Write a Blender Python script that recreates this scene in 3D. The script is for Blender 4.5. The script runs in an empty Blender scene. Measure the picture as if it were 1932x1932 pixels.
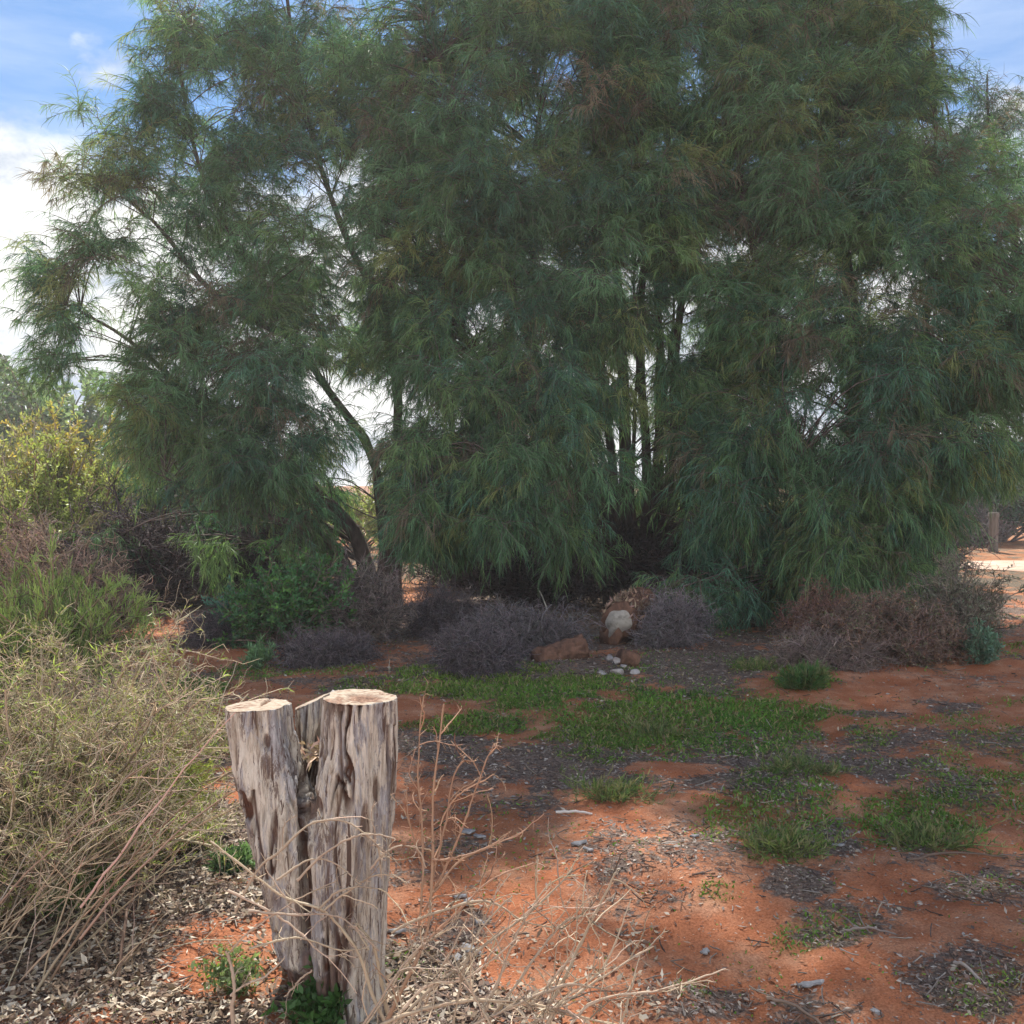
import bpy, math
import numpy as np
from mathutils import Vector

# ------------------------------------------------------------ camera, sky, sun, exposure
S = bpy.context.scene
COL = S.collection
F = 1896.0; CX = 966.0; CYP = 966.0          # focal length and centre, in 1932-pixel photo units
PITCH = math.radians(-1.5); EYE = 1.6
cam_d = bpy.data.cameras.new("camera"); cam = bpy.data.objects.new("camera", cam_d); COL.objects.link(cam)
cam.location = (0, 0, EYE); cam.rotation_euler = (math.radians(90) + PITCH, 0, 0)
cam_d.sensor_width = 36; cam_d.lens = 36 * F / 1932; cam_d.clip_start = 0.05; cam_d.clip_end = 6000
S.camera = cam

SUN_EL = math.radians(51); SUN_AZ = math.radians(-5)       # azimuth from +Y, negative = left
sdir = Vector((math.sin(SUN_AZ) * math.cos(SUN_EL), math.cos(SUN_AZ) * math.cos(SUN_EL), math.sin(SUN_EL)))
sun_d = bpy.data.lights.new("sun", 'SUN'); sun = bpy.data.objects.new("sun", sun_d); COL.objects.link(sun)
sun_d.energy = 5.0; sun_d.angle = math.radians(0.53); sun_d.color = (1.0, 0.95, 0.86)
sun.rotation_euler = sdir.to_track_quat('Z', 'Y').to_euler(); sun.location = (0, 0, 30)

W_ = bpy.data.worlds.new("World"); S.world = W_; W_.use_nodes = True
nt = W_.node_tree; nt.nodes.clear()
def N(t, typ, **kw):
    n = t.nodes.new(typ)
    for k, v in kw.items():
        if k == 'inp':
            for a, b in v.items(): n.inputs[a].default_value = b
        else: setattr(n, k, v)
    return n
def L(t, a, b): t.links.new(a, b)
def mixc(t, fac, a, b):
    m = N(t, 'ShaderNodeMix', data_type='RGBA')
    for s, v in ((0, fac), (6, a), (7, b)):
        if hasattr(v, 'links'): L(t, v, m.inputs[s])
        else: m.inputs[s].default_value = v
    return m.outputs[2]
def mth(t, op, a, b=None, c=None):
    m = N(t, 'ShaderNodeMath', operation=op)
    for i, v in enumerate((a, b, c)):
        if v is None: continue
        if hasattr(v, 'links'): L(t, v, m.inputs[i])
        else: m.inputs[i].default_value = v
    return m.outputs[0]
def ramp(t, v, pts):
    r = N(t, 'ShaderNodeValToRGB'); e = r.color_ramp.elements
    while len(e) < len(pts): e.new(0.5)
    for q, (p, c) in zip(e, pts):
        q.position = p; q.color = c if len(c) == 4 else (*c, 1)
    L(t, v, r.inputs[0]); return r.outputs[0]
sky = N(nt, 'ShaderNodeTexSky', sky_type='NISHITA', sun_disc=False, sun_elevation=SUN_EL, sun_rotation=SUN_AZ,
        air_density=1.0, dust_density=0.6, ozone_density=1.6)
tc = N(nt, 'ShaderNodeTexCoord')
sep = N(nt, 'ShaderNodeSeparateXYZ'); L(nt, tc.outputs['Generated'], sep.inputs[0])
mp = N(nt, 'ShaderNodeMapping', inp={'Scale': (1, 1, 1.7), 'Location': (3.1, 1.7, 0.0)}); L(nt, tc.outputs['Generated'], mp.inputs[0])
n1 = N(nt, 'ShaderNodeTexNoise', inp={'Scale': 5.0, 'Detail': 9, 'Roughness': 0.55}); L(nt, mp.outputs[0], n1.inputs['Vector'])
# cumulus bank low over the horizon, its top edge broken up by noise
low = mth(nt, 'MULTIPLY_ADD', sep.outputs[2], -4.0, 1.36)
back = mth(nt, 'MULTIPLY', mth(nt, 'MAXIMUM', mth(nt, 'MULTIPLY', sep.outputs[1], -1.0), 0.0), 1.6)   # unseen cloud bank added behind the camera to light the tree fronts
absx = mth(nt, 'MULTIPLY', mth(nt, 'MAXIMUM', sep.outputs[0], 0.0), 0.25)
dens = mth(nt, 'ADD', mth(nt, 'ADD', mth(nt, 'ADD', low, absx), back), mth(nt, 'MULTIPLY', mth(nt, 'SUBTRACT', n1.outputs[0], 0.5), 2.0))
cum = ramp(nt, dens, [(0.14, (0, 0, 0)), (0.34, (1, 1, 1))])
mp2 = N(nt, 'ShaderNodeMapping', inp={'Scale': (1.0, 1.0, 5.0), 'Rotation': (0.2, 0.5, 0)}); L(nt, tc.outputs['Generated'], mp2.inputs[0])
n2 = N(nt, 'ShaderNodeTexNoise', inp={'Scale': 2.4, 'Detail': 8, 'Roughness': 0.6}); L(nt, mp2.outputs[0], n2.inputs['Vector'])
cir = ramp(nt, n2.outputs[0], [(0.42, (0.05, 0.05, 0.05)), (0.70, (0.7, 0.7, 0.7))])
n3 = N(nt, 'ShaderNodeTexNoise', inp={'Scale': 9.0, 'Detail': 8, 'Roughness': 0.6}); L(nt, mp.outputs[0], n3.inputs['Vector'])
ccol = ramp(nt, n3.outputs[0], [(0.38, (2.5, 3.0, 3.8)), (0.56, (6.0, 6.0, 5.9))])
sk = mixc(nt, 1.0, sky.outputs[0], (0.27, 0.46, 0.64, 1)); sk.node.blend_type = 'MULTIPLY'
a1 = mixc(nt, cir, sk, (3.4, 4.1, 5.4, 1))
back_gain = mth(nt, 'MULTIPLY_ADD', mth(nt, 'MINIMUM', mth(nt, 'MULTIPLY', back, 0.9), 1.0), 1.5, 1.0)   # extra brightness of the added rear clouds, fill light for the trees
cl2 = N(nt, 'ShaderNodeVectorMath', operation='SCALE'); L(nt, ccol, cl2.inputs[0]); L(nt, back_gain, cl2.inputs[3])
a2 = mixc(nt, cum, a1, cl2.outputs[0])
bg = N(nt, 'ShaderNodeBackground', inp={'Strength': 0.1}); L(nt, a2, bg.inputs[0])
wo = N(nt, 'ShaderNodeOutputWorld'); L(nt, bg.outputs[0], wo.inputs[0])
vs = S.view_settings
vs.view_transform = 'Standard'; vs.look = 'None'; vs.gamma = 1; vs.exposure = 1.0; vs.use_curve_mapping = False
VEIL_DENSITY = 0.0015  # density of the added glare-veil volume
S.cycles.volume_bounces = 1
S.cycles.max_bounces = 7; S.cycles.diffuse_bounces = 4; S.cycles.transmission_bounces = 4

# ------------------------------------------------------------ small maths
RNG = np.random.default_rng(11)
def ray(px, py):
    x = (np.asarray(px, float) - CX) / F; z = -(np.asarray(py, float) - CYP) / F
    c, s = math.cos(PITCH), math.sin(PITCH)
    return np.stack([x, c * np.ones_like(x) - s * z, s * np.ones_like(x) + c * z], -1)
def Wp(px, py, d):                             # the place seen at (px, py), d metres ahead
    r = ray(px, py); r = r / r[..., 1:2]
    return np.array([0, 0, EYE]) + r * np.asarray(d, float)[..., None] if np.ndim(d) else np.array([0, 0, EYE]) + r * d
def G(px, py):                                  # the place on the ground seen at (px, py)
    r = ray(px, py); t = -EYE / r[..., 2:3]
    return np.array([0, 0, EYE]) + r * t
def proj(P):
    c, s = math.cos(PITCH), math.sin(PITCH)
    y = P[..., 1]; z = P[..., 2] - EYE
    dep = np.maximum(c * y + s * z, 0.05); up = -s * y + c * z
    return CX + F * P[..., 0] / dep, CYP - F * up / dep
def unit(v): return v / np.maximum(np.linalg.norm(v, axis=-1, keepdims=True), 1e-9)
def _h(i, j, k, seed):
    n = (i * 374761393 + j * 668265263 + k * 2147483647 + seed * 974634777) & 0xFFFFFFFF
    n = ((n ^ (n >> 13)) * 1274126177) & 0xFFFFFFFF
    n = ((n ^ (n >> 16)) * 2246822519) & 0xFFFFFFFF
    return ((n ^ (n >> 15)) & 0xFFFFFF) / float(0xFFFFFF)
def vnoise(P, seed=0):
    P = np.asarray(P, float); fl = np.floor(P).astype(np.int64); f = P - fl; f = f * f * (3 - 2 * f)
    out = 0
    for a in (0, 1):
        for b in (0, 1):
            for c in (0, 1):
                w = (f[..., 0] if a else 1 - f[..., 0]) * (f[..., 1] if b else 1 - f[..., 1]) * (f[..., 2] if c else 1 - f[..., 2])
                out = out + w * _h(fl[..., 0] + a, fl[..., 1] + b, fl[..., 2] + c, seed)
    return out
def fbm(P, oct=4, seed=0):
    s = 0; a = 0.5; P = np.asarray(P, float).copy(); tot = 0
    for o in range(oct):
        s = s + a * vnoise(P, seed + o * 17); tot += a; a *= 0.5; P = P * 2.03 + 5.1
    return s / tot

# ------------------------------------------------------------ materials
def newmat(name):
    m = bpy.data.materials.new(name); m.use_nodes = True; m.node_tree.nodes.clear(); return m, m.node_tree
def plant_mat(name, trans=0.35, rough=0.6, spec=0.25):
    m, t = newmat(name)
    at = N(t, 'ShaderNodeAttribute', attribute_name='col')
    p = N(t, 'ShaderNodeBsdfPrincipled', inp={'Roughness': rough, 'Specular IOR Level': spec}); L(t, at.outputs['Color'], p.inputs['Base Color'])
    o = N(t, 'ShaderNodeOutputMaterial')
    if trans > 0:
        tb = N(t, 'ShaderNodeBsdfTranslucent')
        tcq = mixc(t, 1.0, at.outputs['Color'], (1.25, 1.35, 0.8, 1)); tcq.node.blend_type = 'MULTIPLY'
        L(t, tcq, tb.inputs[0])
        mx = N(t, 'ShaderNodeMixShader', inp={0: trans}); L(t, p.outputs[0], mx.inputs[1]); L(t, tb.outputs[0], mx.inputs[2]); L(t, mx.outputs[0], o.inputs[0])
    else: L(t, p.outputs[0], o.inputs[0])
    return m
M_NEEDLE = plant_mat("needle_foliage", 0.42, 0.55)
M_LEAF = plant_mat("leaf", 0.35, 0.5, 0.35)
M_GRASS = plant_mat("grass_blade", 0.4, 0.5)
M_LITTER = plant_mat("dry_litter", 0.08, 0.75)
def bark_mat(name, c1, c2, scale=14, stretch=0.2, bump=0.6, attr=False):
    m, t = newmat(name)
    tcn = N(t, 'ShaderNodeTexCoord'); mpn = N(t, 'ShaderNodeMapping', inp={'Scale': (1, 1, stretch)}); L(t, tcn.outputs['Object'], mpn.inputs[0])
    a = N(t, 'ShaderNodeTexNoise', inp={'Scale': scale, 'Detail': 8, 'Roughness': 0.65}); L(t, mpn.outputs[0], a.inputs['Vector'])
    c = ramp(t, a.outputs[0], [(0.3, c1), (0.7, c2)])
    if attr:
        at = N(t, 'ShaderNodeAttribute', attribute_name='col')
        c = mixc(t, 1.0, c, at.outputs['Color']); c.node.blend_type = 'MULTIPLY'
    b = N(t, 'ShaderNodeBump', inp={'Strength': bump, 'Distance': 0.02}); L(t, a.outputs[0], b.inputs['Height'])
    p = N(t, 'ShaderNodeBsdfPrincipled', inp={'Roughness': 0.85, 'Specular IOR Level': 0.15}); L(t, c, p.inputs['Base Color']); L(t, b.outputs[0], p.inputs['Normal'])
    o = N(t, 'ShaderNodeOutputMaterial'); L(t, p.outputs[0], o.inputs[0]); return m
M_BARK = bark_mat("dark_branch_bark", (0.045, 0.032, 0.03), (0.15, 0.115, 0.10))
M_TWIG = plant_mat("dry_twig", 0.0, 0.7)
M_LOG = bark_mat("red_brown_log_bark", (0.045, 0.024, 0.018), (0.20, 0.105, 0.07), 13, 0.5, 1.0)
M_POST = bark_mat("grey_post_wood", (0.07, 0.055, 0.045), (0.20, 0.165, 0.14), 20, 0.12)
M_STONE = bark_mat("pale_stone", (0.14, 0.095, 0.08), (0.38, 0.36, 0.35), 11, 1, 0.4)
M_CHIP = bark_mat("grey_bark_slab", (0.14, 0.13, 0.13), (0.38, 0.37, 0.37), 24, 1, 0.5)

# ------------------------------------------------------------ mesh builders (numpy batches)
def mesh_obj(name, V, Fq, mat, parent=None, col=None, smooth=False, loc=None):
    """V (n,3) world positions; Fq list of (k,m) index arrays. Returns one linked object."""
    me = bpy.data.meshes.new(name)
    off = np.array(loc if loc is not None else (0, 0, 0), float)
    V = V - off
    me.vertices.add(len(V)); me.vertices.foreach_set('co', V.astype(np.float32).ravel())
    loops = np.concatenate([f.ravel() for f in Fq]); tot = np.concatenate([np.full(len(f), f.shape[1]) for f in Fq])
    st = np.concatenate([[0], np.cumsum(tot)[:-1]])
    me.loops.add(len(loops)); me.loops.foreach_set('vertex_index', loops.astype(np.int32))
    me.polygons.add(len(tot)); me.polygons.foreach_set('loop_start', st.astype(np.int32))
    if smooth: me.polygons.foreach_set('use_smooth', np.ones(len(tot), bool))
    me.update(calc_edges=True)
    if col is not None:
        a = me.attributes.new('col', 'FLOAT_COLOR', 'POINT')
        c = np.ones((len(V), 4), np.float32); c[:, :3] = col; a.data.foreach_set('color', c.ravel())
    me.materials.append(mat)
    o = bpy.data.objects.new(name, me); COL.objects.link(o)
    if parent is not None: o.parent = parent
    o.location = 0, 0, 0
    if loc is not None and parent is None: o.location = tuple(off)
    return o
class Geo:
    def __init__(s): s.V = []; s.F = {3: [], 4: []}; s.C = []; s.n = 0
    def add(s, V, C, *Fs):
        V = V.reshape(-1, 3)
        for f in Fs: s.F[f.shape[-1]].append(f.reshape(-1, f.shape[-1]) + s.n)
        s.V.append(V); s.C.append(np.broadcast_to(C, V.shape)); s.n += len(V)
    def ribbons(s, P, W, C, side=None):
        """P (N,n,3), W (N,n) or scalar, C (N,3)"""
        Nn, n, _ = P.shape
        if side is None: side = unit(RNG.normal(size=(Nn, 3)))
        T = unit(P[:, -1] - P[:, 0]); side = unit(side - T * (side * T).sum(-1, keepdims=True))
        W = np.broadcast_to(W, (Nn, n))[..., None] * 0.5
        V = np.stack([P - side[:, None] * W, P + side[:, None] * W], 2)   # N,n,2,3
        b = (np.arange(Nn) * n * 2)[:, None]; k = np.arange(n - 1)[None] * 2
        Fx = np.stack([b + k, b + k + 1, b + k + 3, b + k + 2], -1)
        s.add(V, np.repeat(C, n * 2, 0) if np.ndim(C) == 2 else C, Fx)
    def tubes(s, P, R, C, k=3, cap=True):
        Nn, n, _ = P.shape
        T = np.gradient(P, axis=1) if n > 1 else P; T = unit(T)
        ref = np.where(np.abs(T[:, :, 2:3]) > 0.9, np.array([1., 0, 0]), np.array([0, 0, 1.]))
        ref = np.broadcast_to(ref[:, :1], T.shape)
        A = unit(np.cross(T, ref)); B = np.cross(T, A)
        ang = np.arange(k) * 2 * math.pi / k
        R = np.broadcast_to(R, (Nn, n))[..., None, None]
        V = P[:, :, None] + R * (np.cos(ang)[:, None] * A[:, :, None] + np.sin(ang)[:, None] * B[:, :, None])
        b = (np.arange(Nn) * n * k)[:, None, None]; i = np.arange(n - 1)[None, :, None] * k; j = np.arange(k)[None, None]; j2 = (j + 1) % k
        Fx = np.stack([b + i + j, b + i + j2, b + i + k + j2, b + i + k + j], -1)
        s.add(V, np.repeat(C, n * k, 0) if np.ndim(C) == 2 else C, Fx)
    def leaves(s, P, D, ln, wd, C, Nrm=None, fold=0.15):
        """pointed leaves of 4 verts, bent along the middle"""
        Nn = len(P)
        if Nrm is None: Nrm = unit(RNG.normal(size=(Nn, 3)))
        D = unit(D); Sd = unit(np.cross(D, Nrm)); U = np.cross(Sd, D)
        ln = np.broadcast_to(ln, Nn)[:, None]; wd = np.broadcast_to(wd, Nn)[:, None]
        mid = P + D * ln * 0.45 - U * ln * fold
        V = np.stack([P, mid - Sd * wd * .5 + U * wd * .2, P + D * ln, mid + Sd * wd * .5 + U * wd * .2], 1)
        b = (np.arange(Nn) * 4)[:, None]
        s.add(V, np.repeat(C, 4, 0) if np.ndim(C) == 2 else C, b + np.array([[0, 1, 2, 3]]))
    def obj(s, name, mat, parent=None, loc=None, smooth=False):
        V = np.concatenate(s.V); C = np.concatenate(s.C)
        Fs = [np.concatenate(f) for f in s.F.values() if f]
        return mesh_obj(name, V, Fs, mat, parent, C, smooth, loc)
def grow(p0, d0, ln, n, wob=0.2, grav=0.0, rng=RNG):
    Nn = len(p0); d = unit(d0); P = [p0]; st = (np.broadcast_to(ln, Nn) / (n - 1))[:, None]
    for i in range(n - 1):
        d = unit(d + rng.normal(size=(Nn, 3)) * wob + np.array([0, 0, grav])); P.append(P[-1] + d * st)
    return np.stack(P, 1)
def sample(P, m, t0=0.2, t1=1.0, rng=RNG):
    """m random points on each polyline: positions, tangents, parent index, t"""
    Nn, n, _ = P.shape; t = rng.uniform(t0, t1, (Nn, m)); u = t * (n - 1); i = np.minimum(u.astype(int), n - 2); f = (u - i)[..., None]
    r = np.arange(Nn)[:, None]; A = P[r, i]; B = P[r, i + 1]
    return (A * (1 - f) + B * f).reshape(-1, 3), unit(B - A).reshape(-1, 3), np.repeat(np.arange(Nn), m), t.ravel()
def tint(base, n, var=0.15, hue=0.06, rng=RNG):
    b = np.array(base, float)
    return np.clip(b * (1 + rng.normal(size=(n, 1)) * var) * (1 + rng.normal(size=(n, 3)) * hue), 0.004, 0.9)
def taper(n, r0, r1): return np.linspace(r0, r1, n)
def smooth_path(pts, n):
    pts = np.asarray(pts, float)
    m = len(pts); t = np.linspace(0, m - 1, n); out = []
    for u in t:
        i = min(int(u), m - 2); f = u - i
        p0, p1, p2, p3 = pts[max(i - 1, 0)], pts[i], pts[i + 1], pts[min(i + 2, m - 1)]
        out.append(0.5 * ((2 * p1) + (-p0 + p2) * f + (2 * p0 - 5 * p1 + 4 * p2 - p3) * f * f + (-p0 + 3 * p1 - 3 * p2 + p3) * f ** 3))
    return np.array(out)

def tag(o, label=None, cat=None, group=None, kind=None):
    if label: o['label'] = label
    if cat: o['category'] = cat
    if group: o['group'] = group
    if kind: o['kind'] = kind
    return o
def empty(name, label, cat, loc, group=None):
    e = bpy.data.objects.new(name, None); COL.objects.link(e); e.empty_display_size = 0.2
    e.location = tuple(loc); return tag(e, label, cat, group)
def child(geo, name, mat, parent, smooth=False):
    return geo.obj(name, mat, parent, loc=tuple(parent.location), smooth=smooth)

# ------------------------------------------------------------ ground
def hgt(x, y):
    P = np.stack([x, y, np.zeros_like(x)], -1)
    near = np.exp(-np.abs(y - 4) / 10)
    h = (fbm(P * 0.45, 3, 3) - 0.5) * 0.16 + (fbm(P * 2.6, 4, 9) - 0.5) * 0.075 * (0.35 + near) + (fbm(P * 11, 3, 21) - 0.5) * 0.022 * near
    return h - 0.02
def ell(px, py, lst, soft=0.35, nz=None):
    """soft union of ellipses (cx, cy, rx, ry, weight)"""
    out = np.zeros_like(px)
    for cx, cy, rx, ry, w in lst:
        d = np.sqrt(((px - cx) / rx) ** 2 + ((py - cy) / ry) ** 2)
        if nz is not None: d = d + nz
        out = np.maximum(out, w * np.clip((1.0 - d) / soft + 0.5, 0, 1))
    return out
GRASS = [(900, 1300, 160, 26, 1), (1200, 1350, 160, 50, .9), (700, 1300, 80, 20, .5), (1400, 1390, 200, 40, .6), (1480, 1530, 160, 70, .5), (1700, 1540, 160, 50, .6), (980, 1300, 210, 38, 1), (850, 1278, 110, 16, .9), (900, 1362, 120, 14, .9), (1130, 1375, 130, 40, 1), (1300, 1350, 160, 32, .7), (1430, 1345, 150, 26, 1), (360, 1300, 60, 30, .9),
         (1740, 1560, 110, 45, .8), (1530, 1285, 55, 22, 1), (1500, 1480, 110, 80, .45), (1490, 1600, 70, 45, .55), (1410, 1262, 40, 12, .6),
         (1800, 1450, 60, 60, .35), (480, 1262, 90, 16, .5), (640, 1262, 80, 14, .5), (430, 1400, 80, 40, .5), (1500, 1770, 45, 20, .35), (1570, 1750, 60, 20, .35), (1900, 1400, 90, 40, .3),
         (790, 1800, 60, 25, .25), (1360, 1700, 40, 18, .35), (1190, 1490, 60, 25, .4), (1640, 1380, 60, 30, .4), (1300, 1850, 50, 22, .3), (1850, 1880, 80, 40, .3),
         (640, 1900, 60, 50, .5), (430, 1830, 60, 40, .35), (130, 1720, 90, 30, .4), (1000, 1340, 160, 30, .4)]
LITTER = [(1060, 1440, 210, 60, .9), (1480, 1440, 230, 85, 1), (860, 1400, 130, 24, .8), (1520, 1580, 120, 55, .8), (1860, 1680, 140, 40, .7), (1500, 1680, 90, 26, .9),
          (1840, 1860, 130, 70, .7), (880, 1590, 110, 30, .6), (1100, 1610, 90, 22, .5), (870, 1740, 130, 60, .7), (820, 1860, 200, 100, .8), (440, 1560, 120, 110, 1), (330, 1680, 240, 80, 1), (160, 1800, 220, 90, .9),
          (300, 1890, 200, 60, .8), (650, 1250, 330, 40, .5), (1000, 1270, 330, 45, .8), (1350, 1260, 180, 50, .9), (1240, 1610, 120, 26, .7), (1200, 1700, 120, 26, .5), (1120, 1660, 90, 20, .5),
          (1350, 1880, 180, 55, .7), (1660, 1340, 90, 16, .7), (1820, 1325, 50, 8, .8), (1300, 1480, 200, 36, .6), (1750, 1480, 120, 120, .45), (700, 1430, 150, 30, .4), (600, 1150, 700, 100, .75), (1200, 1130, 800, 120, .8), (1610, 1730, 100, 30, .6), (1560, 1765, 60, 16, .7)]
BARE = [(640, 1258, 70, 14, 1), (400, 1240, 140, 16, .9), (1650, 1290, 190, 34, .8), (1230, 1540, 300, 40, .5), (1300, 1450, 110, 14, .9), (400, 1810, 90, 70, 1), (480, 1500, 60, 22, .8), (280, 1175, 100, 20, .4), (950, 1345, 90, 12, .5), (780,1120,60,30,.6)]
def masks(x, y):
    px, py = proj(np.stack([x, y, np.zeros_like(x)], -1))
    P = np.stack([x, y, np.zeros_like(x)], -1)
    nz = (fbm(P * 1.7, 3, 31) - 0.5) * 1.3 + (fbm(P * 7, 3, 41) - 0.5) * 1.1
    ok = y > 1.0
    g = ell(px, py, GRASS, 0.6, nz) * ok; l = ell(px, py, LITTER, 0.6, nz) * ok; b = ell(px, py, BARE, 0.5, nz) * ok
    far = np.clip((y - 13) / 4, 0, 1)
    l = np.maximum(l * (1 - b), 0.16 + 0.55 * np.clip(fbm(P * 2.2, 4, 51) * 4 - 1.8, 0, 1) * (1 - .6 * b))
    g = np.maximum(g, .42 * np.clip(fbm(P * 1.6, 4, 61) * 4 - 2.0, 0, 1) * np.clip((x - .2) / 1.5, .25, 1) * (1 - b) * (y < 13)) * (1 - far) + far * 0.5
    return g, l, b
ys = np.concatenate([np.arange(-6, 1.6, 0.4), 1.6 * (60 / 1.6) ** np.linspace(0, 1, 520)])
us = np.linspace(-1, 1, 420)
hw = np.maximum(3.0, np.abs(ys) * 0.9 + 1.5)
X = hw[:, None] * us[None]; Y = np.repeat(ys[:, None], len(us), 1)
Z = hgt(X, Y)
gm, lm, bm = masks(X.ravel(), Y.ravel())
r, c = len(ys), len(us)
idx = np.arange(r * c).reshape(r, c)
Fg = np.stack([idx[:-1, :-1], idx[:-1, 1:], idx[1:, 1:], idx[1:, :-1]], -1).reshape(-1, 4)
V = np.stack([X, Y, Z], -1).reshape(-1, 3)
# outer skirt of the same sheet, out to the horizon
ring = np.array([[-3000, -300, -.05], [3000, -300, -.05], [3000, 4000, -.05], [-3000, 4000, -.05]], float)
nV = len(V)
V = np.concatenate([V, ring])
bl, br, tr, tl = idx[0, 0], idx[0, -1], idx[-1, -1], idx[-1, 0]
tris = []
def fan(edge, corner):
    e = np.asarray(edge); tris.append(np.stack([e[:-1], e[1:], np.full(len(e) - 1, corner)], -1))
fan(idx[0, ::-1], nV); tris.append(np.array([[nV, nV + 1, br]]))
fan(idx[::-1, -1], nV + 1); tris.append(np.array([[nV + 1, nV + 2, tr]]))
fan(idx[-1, :], nV + 2); tris.append(np.array([[nV + 2, nV + 3, tl]]))
fan(idx[:, 0], nV + 3); tris.append(np.array([[nV + 3, nV, bl]]))
cc = np.stack([gm, lm, bm], -1).reshape(-1, 3); cc = np.concatenate([cc, np.tile([[0, .5, 0]], (4, 1))])
m, t = newmat("red_soil")
at = N(t, 'ShaderNodeAttribute', attribute_name='col'); sp = N(t, 'ShaderNodeSeparateColor'); L(t, at.outputs['Color'], sp.inputs[0])
geo_ = N(t, 'ShaderNodeNewGeometry')
def nz_(sc, det=6, ro=0.6):
    q = N(t, 'ShaderNodeTexNoise', inp={'Scale': sc, 'Detail': det, 'Roughness': ro}); L(t, geo_.outputs['Position'], q.inputs['Vector']); return q.outputs[0]
soil = ramp(t, nz_(3.0, 8, .65), [(0.3, (0.35, 0.11, 0.047)), (0.5, (0.44, 0.17, 0.085)), (0.68, (0.55, 0.30, 0.185))])
grain = ramp(t, nz_(120, 4, .7), [(0.35, (0.55, 0.5, 0.5)), (0.55, (1, 1, 1)), (0.72, (1.35, 1.4, 1.5))])
soil = mixc(t, 0.8, soil, grain); soil.node.blend_type = 'MULTIPLY'
lit = ramp(t, nz_(55, 6, .75), [(0.3, (0.045, 0.032, 0.028)), (0.5, (0.15, 0.105, 0.085)), (0.68, (0.30, 0.24, 0.20))])
lf = mth(t, 'MULTIPLY', sp.outputs[1], 0.9); thr = mth(t, 'ADD', lf, mth(t, 'MULTIPLY', mth(t, 'SUBTRACT', nz_(22, 6, .7), 0.5), 1.6))
lfac = ramp(t, thr, [(0.42, (0, 0, 0)), (0.62, (1, 1, 1))])
cm = mixc(t, lfac, soil, lit)
gfac = mth(t, 'MULTIPLY', sp.outputs[0], 0.55)
cm = mixc(t, gfac, cm, (0.06, 0.085, 0.028, 1))
vor = N(t, 'ShaderNodeTexVoronoi', inp={'Scale': 30.0, 'Randomness': 1.0}); L(t, geo_.outputs['Position'], vor.inputs['Vector'])
peb = ramp(t, vor.outputs['Distance'], [(0.10, (1, 1, 1)), (0.16, (0, 0, 0))])
wn = N(t, 'ShaderNodeTexWhiteNoise'); L(t, vor.outputs['Position'], wn.inputs['Vector'])
pf = mth(t, 'MULTIPLY', peb, mth(t, 'GREATER_THAN', wn.outputs[0], 0.72))
pc = ramp(t, wn.outputs[0], [(0.74, (0.5, 0.36, 0.28)), (0.9, (0.2, 0.09, 0.05)), (1.0, (0.62, 0.5, 0.42))])
cm = mixc(t, pf, cm, pc)
hsum = mth(t, 'ADD', mth(t, 'MULTIPLY', nz_(40, 8, .75), 1.0), mth(t, 'MULTIPLY', pf, 0.35))
bp = N(t, 'ShaderNodeBump', inp={'Strength': 0.8, 'Distance': 0.03}); L(t, hsum, bp.inputs['Height'])
pb = N(t, 'ShaderNodeBsdfPrincipled', inp={'Roughness': 0.95, 'Specular IOR Level': 0.1}); L(t, cm, pb.inputs['Base Color']); L(t, bp.outputs[0], pb.inputs['Normal'])
ou = N(t, 'ShaderNodeOutputMaterial'); L(t, pb.outputs[0], ou.inputs[0])
g = mesh_obj("ground", V, [Fg, np.concatenate(tris)], m, None, cc, True)
tag(g, kind='structure')
# sandy track beyond the trees on the right
def gz(P): P = np.array(P, float); P[..., 2] = hgt(P[..., 0], P[..., 1]); return P
m2, t = newmat("pale_track_sand")
geo_ = N(t, 'ShaderNodeNewGeometry')
cs = ramp(t, nz_(2.5, 8, .7), [(0.3, (0.36, 0.2, 0.13)), (0.7, (0.62, 0.47, 0.36))])
pb = N(t, 'ShaderNodeBsdfPrincipled', inp={'Roughness': 0.95}); L(t, cs, pb.inputs['Base Color'])
bp = N(t, 'ShaderNodeBump', inp={'Strength': 0.6, 'Distance': 0.04}); L(t, nz_(20, 6, .7), bp.inputs['Height']); L(t, bp.outputs[0], pb.inputs['Normal'])
ou = N(t, 'ShaderNodeOutputMaterial'); L(t, pb.outputs[0], ou.inputs[0])
xs = np.linspace(7.8, 60, 120); vv = np.linspace(0, 1, 14)
y0 = 18.2 + (fbm(np.stack([xs * .8, xs * 0, xs * 0], -1), 3, 5) - .5) * 1.6; y1 = 21.8 + (fbm(np.stack([xs * .8, xs * 0 + 9, xs * 0], -1), 3, 5) - .5) * 1.6
taperx = np.clip((xs - 7.8) / 3, 0.03, 1)
yc = (y0 + y1) / 2; yh = (y1 - y0) / 2 * taperx
PX = np.repeat(xs[:, None], 14, 1); PY = yc[:, None] + yh[:, None] * (vv * 2 - 1)[None]
PV = np.stack([PX, PY, hgt(PX, PY) + 0.03 * (1 - (vv * 2 - 1) ** 4)[None]], -1).reshape(-1, 3); PV[:, 2] = PV[:, 2] + 0.004
ii = np.arange(len(xs) * 14).reshape(len(xs), 14)
tag(mesh_obj("path", PV, [np.stack([ii[:-1, :-1], ii[1:, :-1], ii[1:, 1:], ii[:-1, 1:]], -1).reshape(-1, 4)], m2, None, None, True), kind='structure')

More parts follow.
